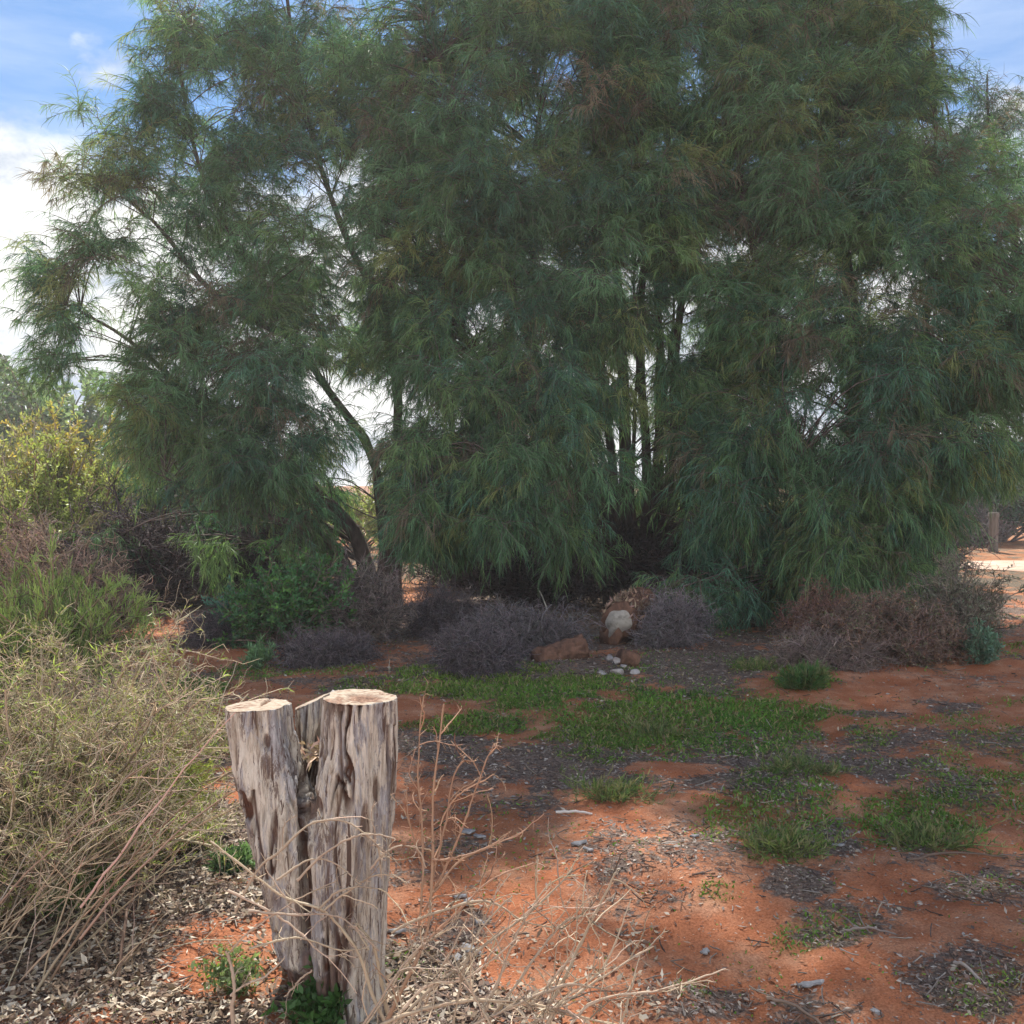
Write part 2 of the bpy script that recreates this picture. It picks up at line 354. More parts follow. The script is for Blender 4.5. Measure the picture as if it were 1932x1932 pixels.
# ------------------------------------------------------------ ground cover (stuff)
def scatter(n, y0=2.2, y1=13.5, rng=RNG, pw=1.0):
    """points on the ground inside the photo's view, denser near the camera"""
    y = y0 * (y1 / y0) ** (rng.random(n) ** pw); x = (rng.random(n) * 2 - 1) * (y * 0.56 + 0.5)
    return np.stack([x, y, hgt(x, y)], -1)
P = scatter(620000); gmk, lmk, bmk = masks(P[:, 0], P[:, 1])
keep = RNG.random(len(P)) < np.clip(lmk * 0.9, 0.015, 1) ** 1.3 * 0.6
Q = P[keep]; n = len(Q); d = unit(np.stack([RNG.normal(size=n), RNG.normal(size=n), RNG.normal(size=n) * .25], -1))
geo = Geo()
big = RNG.random(n)
ln = (0.007 + 0.024 * big ** 2.5) * (0.8 + Q[:, 1] / 12); wd = ln * RNG.uniform(.15, .5, n)
pal = np.array([[.24, .19, .16], [.36, .31, .27], [.15, .10, .085], [.26, .15, .10], [.09, .06, .05], [.45, .38, .30]])
colr = pal[RNG.choice(6, n, p=[.27, .17, .22, .14, .14, .06])] * RNG.uniform(.7, 1.2, (n, 1))
up = unit(np.stack([RNG.normal(size=n) * .5, RNG.normal(size=n) * .5, np.ones(n)], -1))
geo.leaves(Q + [0, 0, .006], d, ln, wd, colr, up, 0.05)
k2 = RNG.random(n) < 0.03; Q2 = Q[k2]
tw = grow(Q2 + [0, 0, .008], d[k2] * [1, 1, .3], RNG.uniform(.03, .11, len(Q2)), 4, .12)
geo.tubes(tw, .0018 + .0012 * Q2[:, 1:2] / 5 * np.ones((1, 4)), colr[k2] * .75, 3)
tag(geo.obj("leaf_litter", M_LITTER), "grey and brown dry leaves, bark crumbs and twigs scattered over the red soil", "leaf litter", kind='stuff')
# coarse pale leaf litter at the left, under the dry bush
P = np.concatenate([G(RNG.uniform(-150, 560, 15000), RNG.uniform(1480, 1990, 15000)), G(RNG.uniform(600, 1250, 3000), RNG.uniform(1750, 1990, 3000))])
P = gz(P); _, lmk, bmk = masks(P[:, 0], P[:, 1]); P = P[(RNG.random(len(P)) < 1.0 * lmk * (1 - bmk)) & (P[:, 1] > 2)]; n = len(P)
geo = Geo()
geo.leaves(P + np.stack([np.zeros(n), np.zeros(n), RNG.uniform(.004, .03, n)], -1), unit(RNG.normal(size=(n, 3)) * [1, 1, .35]), RNG.uniform(.012, .05, n), RNG.uniform(.006, .019, n),
           np.array([[.42, .34, .25], [.28, .20, .135], [.52, .45, .36], [.16, .10, .07], [.22, .15, .10]])[RNG.integers(0, 5, n)] * RNG.uniform(.7, 1.1, (n, 1)), unit(RNG.normal(size=(n, 3)) * [.6, .6, .2] + [0, 0, 1]), .12)
tag(geo.obj("fallen_leaves", M_LITTER), "pale curled fallen leaves heaped below the dry bush and round the stump", "fallen leaves", kind='stuff')
# grass blades
P = scatter(560000, 2.4, 12.5, pw=.9); gmk, lmk, bmk = masks(P[:, 0], P[:, 1])
keep = RNG.random(len(P)) < gmk ** 1.5 * 0.75 + 0.002
Q = P[keep]; n = len(Q); gk = gmk[keep]
lean = unit(np.stack([RNG.normal(size=n) * .6, RNG.normal(size=n) * .6, np.ones(n)], -1))
hh = RNG.uniform(.012, .036, n) * (0.5 + gk) * (0.6 + Q[:, 1] / 14)
bl_ = grow(Q, lean, hh, 4, .22, -.16)
pch = fbm(Q * 1.3, 3, 77)[:, None]
gc = np.array([.075, .20, .03]) * (1 - pch) * 1.3 + np.array([.2, .27, .045]) * pch * 1.1
gc = gc * RNG.uniform(.4, 1.05, (n, 1)) * (.65 + .7 * fbm(Q * 4.1, 3, 5)[:, None]); dead = RNG.random(n) < .2; gc[dead] = np.array([.32, .26, .13]) * RNG.uniform(.6, 1.2, (dead.sum(), 1))
geo = Geo(); ww = (.0035 + .0009 * Q[:, 1:2]) * np.array([[1, 1, .7, .12]])
geo.ribbons(bl_, ww, gc)
kb = RNG.random(n) < .5; Qb = Q[kb]; nb_ = len(Qb)
geo.leaves(Qb + np.stack([RNG.normal(size=nb_) * .01, RNG.normal(size=nb_) * .01, RNG.uniform(.004, .022, nb_)], -1), unit(RNG.normal(size=(nb_, 3)) * [1, 1, .5] + [0, 0, .3]), RNG.uniform(.008, .02, nb_) * (.7 + Qb[:, 1] / 14), RNG.uniform(.005, .011, nb_) * (.7 + Qb[:, 1] / 14), gc[kb] * RNG.uniform(.8, 1.3, (nb_, 1)) * [1, 1.0, 1.3], unit(RNG.normal(size=(nb_, 3)) * .4 + [0, 0, 1]), .05)
tag(geo.obj("grass", M_GRASS), "low bright green grass growing in patches on the red soil", "grass", kind='stuff')

# ------------------------------------------------------------ weeping trees
GAPS = [(655, 565, 52, 75), (655, 480, 30, 30), (1195, 520, 20, 60), (1290, 600, 20, 45), (1215, 700, 14, 50), (905, 600, 14, 26), (410, 205, 42, 30), (1175, 830, 18, 60), (1050, 490, 18, 30),
        (1000, 320, 22, 40), (1068, 132, 26, 26), (1755, 75, 34, 26), (1740, 235, 24, 18), (1330, 470, 16, 22), (240, 540, 36, 90), (680, 930, 52, 75), (1385, 460, 25, 20), (300, 450, 24, 34), (1010, 640, 22, 30), (700, 760, 26, 22)]
def fork(pts, n=14): return smooth_path(pts, n)
def weeping_tree(name, label, base, trunks, blobs, seed, greens, zmax=99, zmin=.35, fill=1.0, ndl=30, brl=14, gaps=True):
    rng = np.random.default_rng(seed)
    root = empty(name, label, "tree", base)
    wood = Geo(); limbs = []
    for k, (pts, r0, r1) in enumerate(trunks):
        p = smooth_path(pts, 26)
        p = p + np.cumsum(rng.normal(size=p.shape) * .012, 0) * [1, 1, .2]
        limbs.append(p)
        rr = (r1 * .7 + (r0 - r1 * .7) * (1 - np.linspace(0, 1, 26)) ** 1.5) * (1 + .12 * np.exp(-np.linspace(0, 1, 26) * 14) * 4) * (1 + rng.normal(size=26) * .04)
        g_ = Geo(); g_.tubes(p[None], rr[None], (1, 1, 1), 10)
        child(g_, "trunk", M_BARK, root, True)
    LP = np.concatenate(limbs)
    C = []
    for cx, cy, rx, ry, dep, rd, nn in blobs:
        nn = int(nn * fill + .5); q = unit(rng.normal(size=(nn, 3))) * (rng.random((nn, 1)) ** .45)
        px = cx + q[:, 0] * rx; py = cy + q[:, 1] * ry; d = dep + q[:, 2] * rd
        C.append(np.stack([CX * 0 + Wp(px, py, d)[:, 0], d, Wp(px, py, d)[:, 2]], -1))
    C = np.concatenate(C)
    if gaps:
        px, py = proj(C); ok = np.ones(len(C), bool)
        for gx, gy, grx, gry in GAPS: ok &= ((px - gx) / (grx * .6 + 22)) ** 2 + ((py - gy) / (gry * .6 + 26)) ** 2 > 1
        C = C[ok]
    # leave the sunbeam over the stump and the left bushes open
    t_ = (C[:, 1] - 3.1); xx = C[:, 0] - t_ * math.tan(SUN_AZ); zz = C[:, 2] - t_ * math.tan(SUN_EL) / math.cos(SUN_AZ)
    C = C[~((xx < -.22) & (xx > -7) & (zz > np.where(xx > -1.15, -.75, -2.2)))]
    for gx_, gy_, hw_, hz_ in ((.55, 4.75, .44, .5), (.5, 3.95, .42, .5), (2.9, 7.6, .4, .4), (-1.9, 8.6, .5, .3)):   # thin places that let the sun through to the soil
        t_ = C[:, 1] - gy_; C = C[~((np.abs(C[:, 0] - t_ * math.tan(SUN_AZ) - gx_) < hw_) & (np.abs(C[:, 2] - t_ * math.tan(SUN_EL)) < hz_))]
    C = C[(C[:, 2] < zmax) & (C[:, 2] > zmin)]
    # thin branches from the nearest limb point below each clump
    B = []
    for c_ in C:
        d_ = LP - c_; cost = np.linalg.norm(d_, axis=1) + np.clip(d_[:, 2] + .3, 0, 9) * 1.5
        j = cost.argmin(); a = LP[j]
        mid = (a + c_) / 2 + np.array([0, 0, .12 * np.linalg.norm(c_ - a)]) + rng.normal(size=3) * .08
        B.append(smooth_path([a, mid, c_], 8))
    B = np.array(B)
    ln = np.linalg.norm(B[:, -1] - B[:, 0], axis=1)
    R = np.clip(.004 + .006 * ln, .006, .018)[:, None] * np.linspace(1, .35, 8)
    wood.tubes(B, R, (1, 1, 1), 4)
    # arching branchlets and hanging needles
    sz = rng.uniform(.75, 1.25, len(C)); out = unit(C - np.array([C[:, 0].mean(), C[:, 1].mean(), C[:, 2].mean() - 2]))
    cp = np.repeat(C, brl, 0) + rng.normal(size=(len(C) * brl, 3)) * .10
    dirs = unit(np.repeat(out * .5, brl, 0) + rng.normal(size=(len(cp), 3)) * [.8, .8, .5] + [0, 0, .25])
    br = grow(cp, dirs, np.repeat(sz, brl) * rng.uniform(.22, .56, len(cp)), 6, .14, -.20, rng)
    wood.tubes(br[:, ::1], np.linspace(.0045, .0018, 6)[None], (1.3, 1.1, 1.0), 3)
    P0, T0, pi, tt = sample(br, ndl, .1, 1.0, rng)
    dd = unit(T0 * .8 + rng.normal(size=P0.shape) * .42 + [0, 0, -.25])
    nd = grow(P0, dd, rng.uniform(.08, .24, len(P0)), 4, .09, -.22, rng)
    cl = pi // brl
    # colour: per clump green, few clumps of dry or fresh growth
    base_c = np.array(greens)[rng.choice(len(greens), len(C), p=np.array([.42, .26, .18, .08, .06]))]
    cc_ = base_c * rng.uniform(.6, 1.35, (len(C), 1))
    nc = cc_[cl] * rng.uniform(.65, 1.4, (len(P0), 1)) * (1 + rng.normal(size=(len(P0), 3)) * .05)
    fg = Geo(); fg.ribbons(nd, np.array([[.0062, .0058, .0045, .0012]]) * (C[cl, 1:2] / 12) ** .5, nc, unit(rng.normal(size=P0.shape)))
    child(wood, "branches", M_BARK, root, True)
    child(fg, "crown", M_NEEDLE, root)
    print(name, len(C), "clumps", len(P0), "needles")
    return root
GR = [(.110, .205, .105), (.082, .172, .118), (.135, .215, .09), (.20, .235, .095), (.17, .14, .10)]
def tp(px, py, d): return Wp(px, py, d)
ga = G(735, 1120)
A0 = np.array([-1.75, 13.6, -.05])
weeping_tree("weeping_tree", "broad weeping tree on the left whose feathery side sprays stand against sky and cloud", A0,
    [([A0, A0 + [0, 0, 1.2], tp(700, 850, 13.4), tp(610, 720, 13), tp(480, 520, 12.6), tp(380, 330, 12.4), tp(340, 120, 12.3)], .095, .03),
     ([A0 + [.1, .1, 0], tp(745, 950, 13.8), tp(730, 640, 13.4), tp(640, 430, 13), tp(560, 120, 12.8), tp(540, -150, 12.8)], .10, .025),
     ([A0 + [-.1, 0, 0], tp(660, 1000, 13.2), tp(560, 900, 12.8), tp(400, 780, 12.4), tp(250, 640, 12.2), tp(110, 560, 12.0)], .12, .02),
     ([A0 + [-.15, -.1, 0], tp(640, 1040, 12.8), tp(560, 990, 12.2), tp(430, 960, 11.8), tp(300, 900, 11.5)], .09, .02),
     ([tp(560, 640, 12.8), tp(420, 560, 12.4), tp(300, 420, 12.2), tp(190, 330, 12.1), tp(120, 330, 12.0)], .05, .012)],
    [(330, 75, 58, 55, 12.3, .5, 12), (290, 185, 36, 50, 12.2, .4, 8), (320, 255, 60, 60, 12.3, .6, 8), (385, 110, 25, 80, 12.3, .5, 5), (215, 268, 60, 36, 12.1, .4, 4), (118, 335, 24, 14, 12, .2, 1),
     (225, 350, 85, 42, 12.1, .6, 14), (180, 470, 60, 26, 12, .4, 9), (260, 500, 50, 30, 12, .5, 7), (110, 530, 42, 30, 12, .4, 8), (120, 600, 40, 42, 12, .3, 7), (150, 590, 30, 30, 12, .3, 1), (105, 690, 24, 40, 12, .3, 5),
     (460, 270, 110, 200, 12.8, 1.1, 34), (590, 170, 150, 200, 12.8, 1.3, 40), (480, 60, 90, 70, 12.6, .8, 12), (360, 410, 100, 90, 12.4, .9, 22), (520, 490, 150, 130, 12.6, 1.2, 40), (700, 330, 130, 170, 13, 1.3, 30),
     (330, 600, 115, 100, 12.2, .9, 26), (480, 680, 210, 130, 12.4, 1.2, 56), (300, 780, 95, 80, 12, .8, 22), (480, 830, 220, 80, 12, 1.1, 44), (260, 720, 60, 50, 12, .7, 7), (590, 590, 90, 110, 13.2, 1.0, 18),
     (470, 900, 180, 40, 11.8, .9, 16), (300, 940, 110, 80, 14.8, .8, 30), (450, 990, 120, 60, 14.2, .8, 22), (560, 980, 60, 50, 12.6, .5, 6), (410, 1030, 40, 40, 12.4, .3, 3), (240, 1000, 30, 60, 12.9, .5, 4), (400, 1080, 150, 40, 14.4, .8, 14), (580, 900, 90, 90, 13.5, 1.0, 14), (560, -120, 170, 120, 13, 1.2, 24)],
    101, GR, zmax=9.2)
B0 = np.array([1.55, 13.4, -.05])
weeping_tree("weeping_tree", "tall multi-stemmed weeping tree in the middle, above the logs and brush piles", B0,
    [([B0, tp(1175, 900, 13.4), tp(1165, 640, 13.3), tp(1150, 400, 13.2), tp(1100, 150, 13), tp(1050, -300, 12.8), tp(1040, -600, 12.8)], .10, .03),
     ([B0 + [.25, .1, 0], tp(1215, 880, 13.5), tp(1205, 560, 13.6), tp(1250, 300, 13.6), tp(1280, 0, 13.6), tp(1300, -500, 13.6)], .085, .025),
     ([B0 + [.4, -.1, 0], tp(1262, 900, 13.2), tp(1275, 620, 13.0), tp(1330, 400, 12.8), tp(1420, 150, 12.6), tp(1500, -200, 12.6)], .085, .025),
     ([B0 + [-.2, -.1, 0], tp(1130, 950, 13.1), tp(1040, 780, 12.8), tp(960, 560, 12.6), tp(880, 350, 12.4), tp(800, 50, 12.2), tp(780, -250, 12.2)], .10, .03),
     ([B0 + [-.1, .25, 0], tp(1150, 860, 13.9), tp(1120, 600, 14.2), tp(1040, 400, 14.4), tp(1010, 100, 14.4), tp(900, -300, 14.2)], .08, .02),
     ([B0 + [.3, .2, 0], tp(1240, 800, 13.9), tp(1235, 500, 14.1), tp(1180, 250, 14.3), tp(1150, -100, 14.3)], .09, .02),
     ([B0 + [-.1, -.2, 0], tp(1110, 930, 12.9), tp(1030, 880, 12.2), tp(900, 830, 11.6), tp(790, 850, 11.3)], .08, .02),
     ([B0 + [.1, -.15, 0], tp(1150, 920, 13.1), tp(1110, 700, 12.9), tp(1060, 480, 12.8), tp(1010, 280, 12.7)], .045, .015),
     ([B0 + [.2, -.15, 0], tp(1190, 900, 13.0), tp(1188, 700, 12.9), tp(1180, 480, 12.9), tp(1200, 250, 12.9)], .04, .015),
     ([B0 + [.3, -.2, 0], tp(1235, 900, 13.0), tp(1255, 700, 12.9), tp(1300, 500, 12.8), tp(1370, 330, 12.8)], .045, .015),
     ([B0 + [.35, 0, 0], tp(1280, 940, 13.2), tp(1330, 780, 13.1), tp(1370, 640, 13.0), tp(1440, 520, 12.9)], .04, .012),
     ([B0 + [.4, .1, 0], tp(1250, 860, 13.6), tp(1268, 640, 13.7), tp(1288, 440, 13.7), tp(1310, 250, 13.7)], .04, .012),
     ([B0 + [0, 0, 0], tp(1090, 960, 13.2), tp(1000, 850, 13.2), tp(900, 700, 13.1), tp(850, 560, 13.0)], .045, .015),
     ([B0 + [.05, -.1, 0], tp(1160, 1000, 13.0), tp(1115, 930, 12.7), tp(1085, 850, 12.6), tp(1080, 700, 12.6)], .06, .02),
     ([B0 + [.5, .1, 0], tp(1310, 900, 13.5), tp(1330, 700, 13.4), tp(1400, 560, 13.2), tp(1480, 450, 13)], .08, .02)],
    [(850, 120, 200, 180, 12.4, 1.3, 60), (1080, 60, 200, 160, 12.6, 1.5, 60), (1280, 120, 180, 200, 12.8, 1.5, 56), (930, 340, 230, 150, 12.4, 1.4, 56), (1180, 340, 200, 130, 12.8, 1.5, 44), (760, 480, 120, 120, 12.5, 1.1, 18),
     (1060, 560, 210, 110, 12.2, 1.2, 30), (880, 720, 150, 80, 11.8, 1.0, 26), (1020, 760, 130, 70, 11.6, .9, 22), (800, 850, 120, 60, 11.4, .7, 16), (930, 880, 120, 60, 11.2, .7, 20), (780, 980, 55, 80, 11.0, .6, 13),
     (960, 960, 90, 50, 10.8, .5, 11), (1090, 860, 60, 80, 11.4, .6, 11), (850, 1000, 50, 60, 12, .5, 6), (1380, 620, 110, 110, 12.4, 1.0, 22), (1330, 860, 60, 90, 12, .7, 10), (900, -150, 220, 160, 12.6, 1.6, 44), (900, -400, 140, 150, 12.8, 1.0, 34), (1150, -200, 240, 200, 12.8, 1.7, 60),
     (760, 330, 110, 170, 13.8, .9, 26), (730, 620, 90, 120, 14.6, .8, 22), (860, 560, 110, 120, 14.4, .9, 34), (1000, 500, 120, 120, 14.8, .9, 30), (1140, 560, 120, 160, 15.2, .9, 34), (1290, 520, 110, 170, 15.0, .9, 36), (1400, 430, 90, 170, 14.8, .9, 26),
     (1050, 760, 150, 90, 15.0, .9, 26), (1240, 780, 120, 90, 15.4, .8, 22), (1100, 940, 180, 60, 15.4, .8, 24), (860, 850, 120, 80, 14.4, .8, 20), (1000, 680, 110, 60, 12.0, .8, 18), (900, 420, 130, 90, 12.0, .8, 20), (1130, 450, 110, 110, 12.0, .8, 20), (1290, 420, 90, 120, 12.0, .8, 20), (1160, 180, 110, 100, 12, .8, 16),
     (820, 930, 70, 70, 11.2, .5, 10), (1000, 880, 100, 60, 11.0, .6, 14), (1080, 1000, 40, 40, 11.2, .4, 4), (1340, 1000, 70, 70, 11.8, .6, 10), (1200, 1060, 60, 20, 14.6, .5, 5), (1000, -100, 300, 200, 15.6, 1.0, 40), (1280, -100, 200, 240, 15.6, 1.0, 34),
     (720, 520, 70, 60, 12.6, .8, 8), (760, 640, 80, 70, 12.8, .8, 12), (850, 600, 80, 50, 12.2, .7, 12), (960, 470, 120, 70, 12.2, .8, 18), (1100, 640, 70, 100, 12.2, .8, 14), (1240, 480, 60, 80, 12.6, .7, 12), (1210, 360, 160, 80, 12, .7, 18), (1260, 700, 50, 90, 12.4, .6, 8), (1330, 740, 60, 80, 12.2, .6, 10), (1200, 600, 40, 60, 12.1, .4, 5), (1280, 560, 30, 50, 12.1, .4, 4), (1190, 860, 40, 50, 11.9, .4, 5), (1290, 800, 30, 50, 11.9, .4, 4), (1100, 1000, 30, 30, 11.9, .3, 2), (1130, 760, 60, 60, 12.0, .6, 8), (1000, 620, 90, 60, 14.4, .8, 16), (700, 180, 120, 150, 13.6, .9, 26), (1000, 200, 240, 160, 14.6, 1.0, 44), (1300, 250, 180, 180, 14.8, 1.0, 36),
     (1100, -550, 260, 240, 12.8, 1.7, 60), (1330, -300, 180, 240, 12.8, 1.6, 44), (1040, 1060, 130, 30, 14.5, .6, 8), (960, 640, 60, 50, 13.8, .8, 6)],
    202, GR, zmin=.85, fill=1.15)
C0 = np.array([4.35, 12.6, -.05])
weeping_tree("weeping_tree", "dense weeping tree on the right, drooping over the reddish dry shrub", C0,
    [([C0, tp(1615, 850, 12.6), tp(1600, 560, 12.7), tp(1560, 250, 12.6), tp(1540, -100, 12.6), tp(1560, -500, 12.6)], .15, .03),
     ([C0 + [.2, .1, 0], tp(1660, 900, 12.5), tp(1740, 650, 12.3), tp(1760, 350, 12.5), tp(1740, 50, 12.6), tp(1720, -200, 12.6)], .09, .015),
     ([C0 + [-.2, 0, 0], tp(1560, 950, 12.4), tp(1480, 750, 12.2), tp(1440, 520, 12.2), tp(1400, 250, 12.4), tp(1380, -200, 12.4)], .12, .03),
     ([C0 + [.2, -.1, 0], tp(1680, 950, 12.0), tp(1770, 800, 11.6), tp(1870, 620, 11.2), tp(1960, 480, 11)], .09, .02),
     ([C0 + [0, -.2, 0], tp(1590, 1000, 11.8), tp(1540, 900, 11.2), tp(1500, 840, 10.8)], .06, .02)],
    [(1500, 120, 170, 190, 12.6, 1.3, 54), (1640, 240, 160, 190, 12.6, 1.2, 44), (1690, 30, 80, 80, 12.6, .8, 13), (1470, 400, 160, 130, 12.3, 1.1, 36), (1660, 470, 190, 140, 12.0, 1.2, 46), (1840, 500, 140, 130, 11.6, 1.0, 32),
     (1520, 640, 170, 110, 11.8, 1.1, 38), (1720, 690, 190, 110, 11.4, 1.1, 42), (1880, 690, 100, 120, 11.2, .9, 24), (1460, 820, 130, 80, 11.4, .9, 24), (1640, 850, 180, 80, 11.2, 1.0, 34), (1820, 840, 110, 70, 11, .8, 18),
     (1700, 160, 70, 120, 12.2, .6, 18), (1450, 250, 70, 120, 12, .6, 16), (1400, 80, 80, 140, 12.4, .8, 16), (1740, 330, 70, 80, 12, .6, 12), (1560, 60, 160, 140, 14.4, .9, 26), (1440, 540, 80, 60, 11.8, .6, 10), (1560, 400, 180, 200, 14.6, 1.0, 44), (1700, 750, 160, 160, 13.4, .9, 30), (1420, 700, 110, 120, 13.6, .8, 26), (1400, 880, 120, 110, 13.0, .7, 20), (1850, 300, 60, 60, 12.4, .6, 6), (1400, 930, 90, 70, 11.2, .7, 15), (1580, 960, 150, 70, 10.9, .8, 28), (1620, 1060, 120, 50, 10.7, .6, 19), (1730, 960, 70, 90, 11, .7, 14), (1700, 1060, 50, 40, 10.9, .4, 6), (1290, 1110, 60, 30, 11.0, .5, 6), (1380, 1130, 60, 40, 11, .5, 8), (1370, 1185, 16, 14, 10.6, .15, 1), (1640, 1120, 22, 16, 10.6, .15, 2),
     (1450, 1030, 110, 60, 11.6, .7, 16), (1520, -250, 220, 220, 12.6, 1.6, 58), (1380, -560, 220, 200, 12.6, 1.6, 44), (1640, -120, 140, 120, 12.6, 1.3, 24), (1950, 620, 60, 160, 11.4, .8, 14), (1480, 1100, 100, 30, 12.4, .6, 9)],
    303, GR, fill=1.2)
D0 = np.array([9.6, 17.5, -.05])
weeping_tree("weeping_tree", "more distant blue-green weeping tree with ragged tips at the upper right", D0,
    [([D0, tp(1965, 800, 17.4), tp(1910, 500, 17.3), tp(1860, 300, 17.2), tp(1850, 140, 17.2)], .16, .02),
     ([D0 + [.3, 0, 0], tp(2000, 750, 17.4), tp(1980, 450, 17.3), tp(1980, 250, 17.2)], .14, .02),
     ([tp(1880, 500, 17.3), tp(1810, 330, 17.3), tp(1790, 190, 17.3)], .06, .02)],
    [(1850, 190, 22, 45, 17.2, .4, 5), (1790, 150, 26, 40, 17.3, .4, 5), (1800, 260, 70, 60, 17.3, .8, 20), (1900, 230, 60, 60, 17.2, .8, 16), (1880, 370, 100, 80, 17.2, 1.1, 32), (1960, 420, 80, 160, 17.2, 1.0, 26), (1880, 620, 120, 160, 17, 1.2, 34), (1930, 850, 60, 60, 17, .8, 8), (1720, 330, 60, 60, 17.2, .9, 8)],
    404, [(.06, .12, .095), (.05, .105, .09), (.085, .13, .075), (.12, .15, .07), (.09, .08, .06)], brl=11, ndl=15)

# ------------------------------------------------------------ shrubs
def stems_from(base, rad, h, n, rng, up=0.8, npt=7, wob=.16, grav=0.02):
    a = rng.uniform(0, 2 * math.pi, n); rr = rng.random(n) ** .5
    lop = 1 + .28 * np.sin(a * 2 + n) + .18 * np.sin(a * 3 + 2.1 * n)
    tgt = np.stack([np.cos(a) * rr * rad[0] * lop, np.sin(a) * rr * rad[1] * lop, np.sqrt(np.clip(1 - rr ** 2 * .75, .06, 1)) * h * rng.uniform(.45, 1.0, n) * (1 + .2 * np.sin(a + n))], -1)
    p0 = np.array(base) + np.stack([np.cos(a), np.sin(a), 0 * a], -1) * rng.uniform(0, .18, (n, 1)) * np.array([rad[0], rad[1], 0])
    d = tgt - (p0 - base); ln = np.linalg.norm(d, axis=1)
    P = grow(p0, unit(d) + [0, 0, .15], ln * 1.02, npt, wob, grav - .04, rng)
    return P
def shrub(name, label, cat, base, rad, h, seed, nst=60, nsub=10, nleaf=10, leaf=(.03, .014), lcol=((.08, .16, .05),), scol=(.2, .15, .11), mode='leaf', sublen=.35, wob=.25, twr=(.004, .0015), var=.25, updir=.4, t0=.35, group=None, gravs=0.0, kind3=True):
    rng = np.random.default_rng(seed); base = np.array(base, float); base[2] = hgt(base[0:1], base[1:2])[0] - .01
    root = empty(name, label, cat, base, group)
    st = stems_from(base, rad, h, nst, rng)
    g1 = Geo(); th = max(h, rad[0])
    g1.tubes(st, np.linspace(.010, .004, st.shape[1])[None] * th, tint(scol, nst, .3), 4)
    p, T, pi, tt = sample(st, nsub, t0, 1.0, rng)
    s2 = grow(p, unit(T + rng.normal(size=p.shape) * .7 + [0, 0, updir * .5]), rng.uniform(.5, 1.1, len(p)) * sublen, 5, wob, gravs, rng)
    g1.tubes(s2, np.linspace(twr[0], twr[1], 5)[None], tint(scol, len(p), .42), 3)
    if mode == 'twig' or mode == 'both':
        p, T, pi, tt = sample(s2, max(3, nleaf), .1, 1, rng)
        s3 = grow(p, unit(T + rng.normal(size=p.shape) * .9), rng.uniform(.3, 1, len(p)) * sublen * .5, 4, wob * 1.3, gravs, rng)
        g1.tubes(s3, np.linspace(twr[1] * 1.2, twr[1] * .7, 4)[None], tint(scol, len(p), .5), 3)
    child(g1, "stems", M_TWIG, root)
    if mode != 'twig':
        p, T, pi, tt = sample(s2, nleaf, .15, 1.0, rng); lc = np.array(lcol)[rng.integers(0, len(lcol), len(s2))]
        patch = fbm(p / (rad[0] * .35 + .1), 2, seed)[:, None]
        c_ = lc[pi] * (1 + (patch - .5) * 1.1) * rng.uniform(1 - var, 1 + var, (len(p), 1))
        g2 = Geo()
        if mode == 'feather':
            d_ = unit(T * .8 + rng.normal(size=p.shape) * .5 + [0, 0, updir])
            g2.ribbons(grow(p, d_, rng.uniform(.5, 1.2, len(p)) * leaf[0], 4, .12, -.03, rng), np.array([[1, 1, .8, .25]]) * leaf[1], c_)
        else:
            d_ = unit(T * .4 + rng.normal(size=p.shape) * .8 + [0, 0, updir])
            g2.leaves(p, d_, rng.uniform(.6, 1.2, len(p)) * leaf[0], rng.uniform(.7, 1.2, len(p)) * leaf[1], c_)
        child(g2, "foliage", M_LEAF, root)
    return root
def mp_(w, d): return w * d / F      # width in photo pixels at d metres
# --- left side, near to far
shrub("dry_bush", "large tangled straw-coloured dry bush at the left, left of the stump", "bush", G(10, 1690) * [1, 1, 0], (1.0, .85), .92, 1, 170, 15, 14, (.04, .0045), ((.26, .33, .08), (.34, .35, .12)), (.35, .275, .18), 'both', .28, .38, (.0024, .0010), .3, .2, .2)
shrub("dry_bush", "lower olive-green edge of dry growth, drooping beside the stump's left side", "bush", G(215, 1610) * [1, 1, 0], (.46, .42), .60, 2, 100, 14, 20, (.05, .0035), ((.33, .37, .09), (.26, .31, .08)), (.27, .22, .12), 'feather', .20, .4, (.0026, .0014), .3, .1, .2)
shrub("feathery_shrub", "bright light green feathery shrub above the dry bush at left edge", "shrub", G(60, 1330) * [1, 1, 0], (.75, .6), 1.22, 3, 90, 12, 14, (.09, .006), ((.22, .32, .085), (.28, .36, .11)), (.22, .17, .10), 'feather', .25, .3, (.004, .002), .25, .9, .3)
shrub("dry_brush", "low mauve-brown dry growth just behind the straw bush", "bush", G(150, 1430) * [1, 1, 0], (.62, .45), .42, 4, 90, 12, 8, (.05, .005), ((.14, .19, .06), (.2, .2, .09)), (.25, .185, .14), 'both', .22, .4, (.004, .002), .3, .3, .2)
shrub("dead_shrub", "dark reddish brown leafless shrub between the two green shrubs at left", "shrub", G(110, 1200) * [1, 1, 0], (1.2, .8), 1.25, 5, 130, 13, 8, (.03, .01), ((.1, .1, .05),), (.24, .165, .12), 'twig', .36, .35, (.007, .004), .3, .2, .2)
shrub("leafy_shrub", "yellow-green leafy shrub above the dead brown one at the left edge", "shrub", G(60, 1130) * [1, 1, 0], (1.7, 1.1), 2.05, 6, 120, 14, 26, (.075, .024), ((.32, .38, .10), (.40, .44, .15)), (.25, .18, .12), 'leaf', .42, .3, (.008, .004), .25, .5, .35)
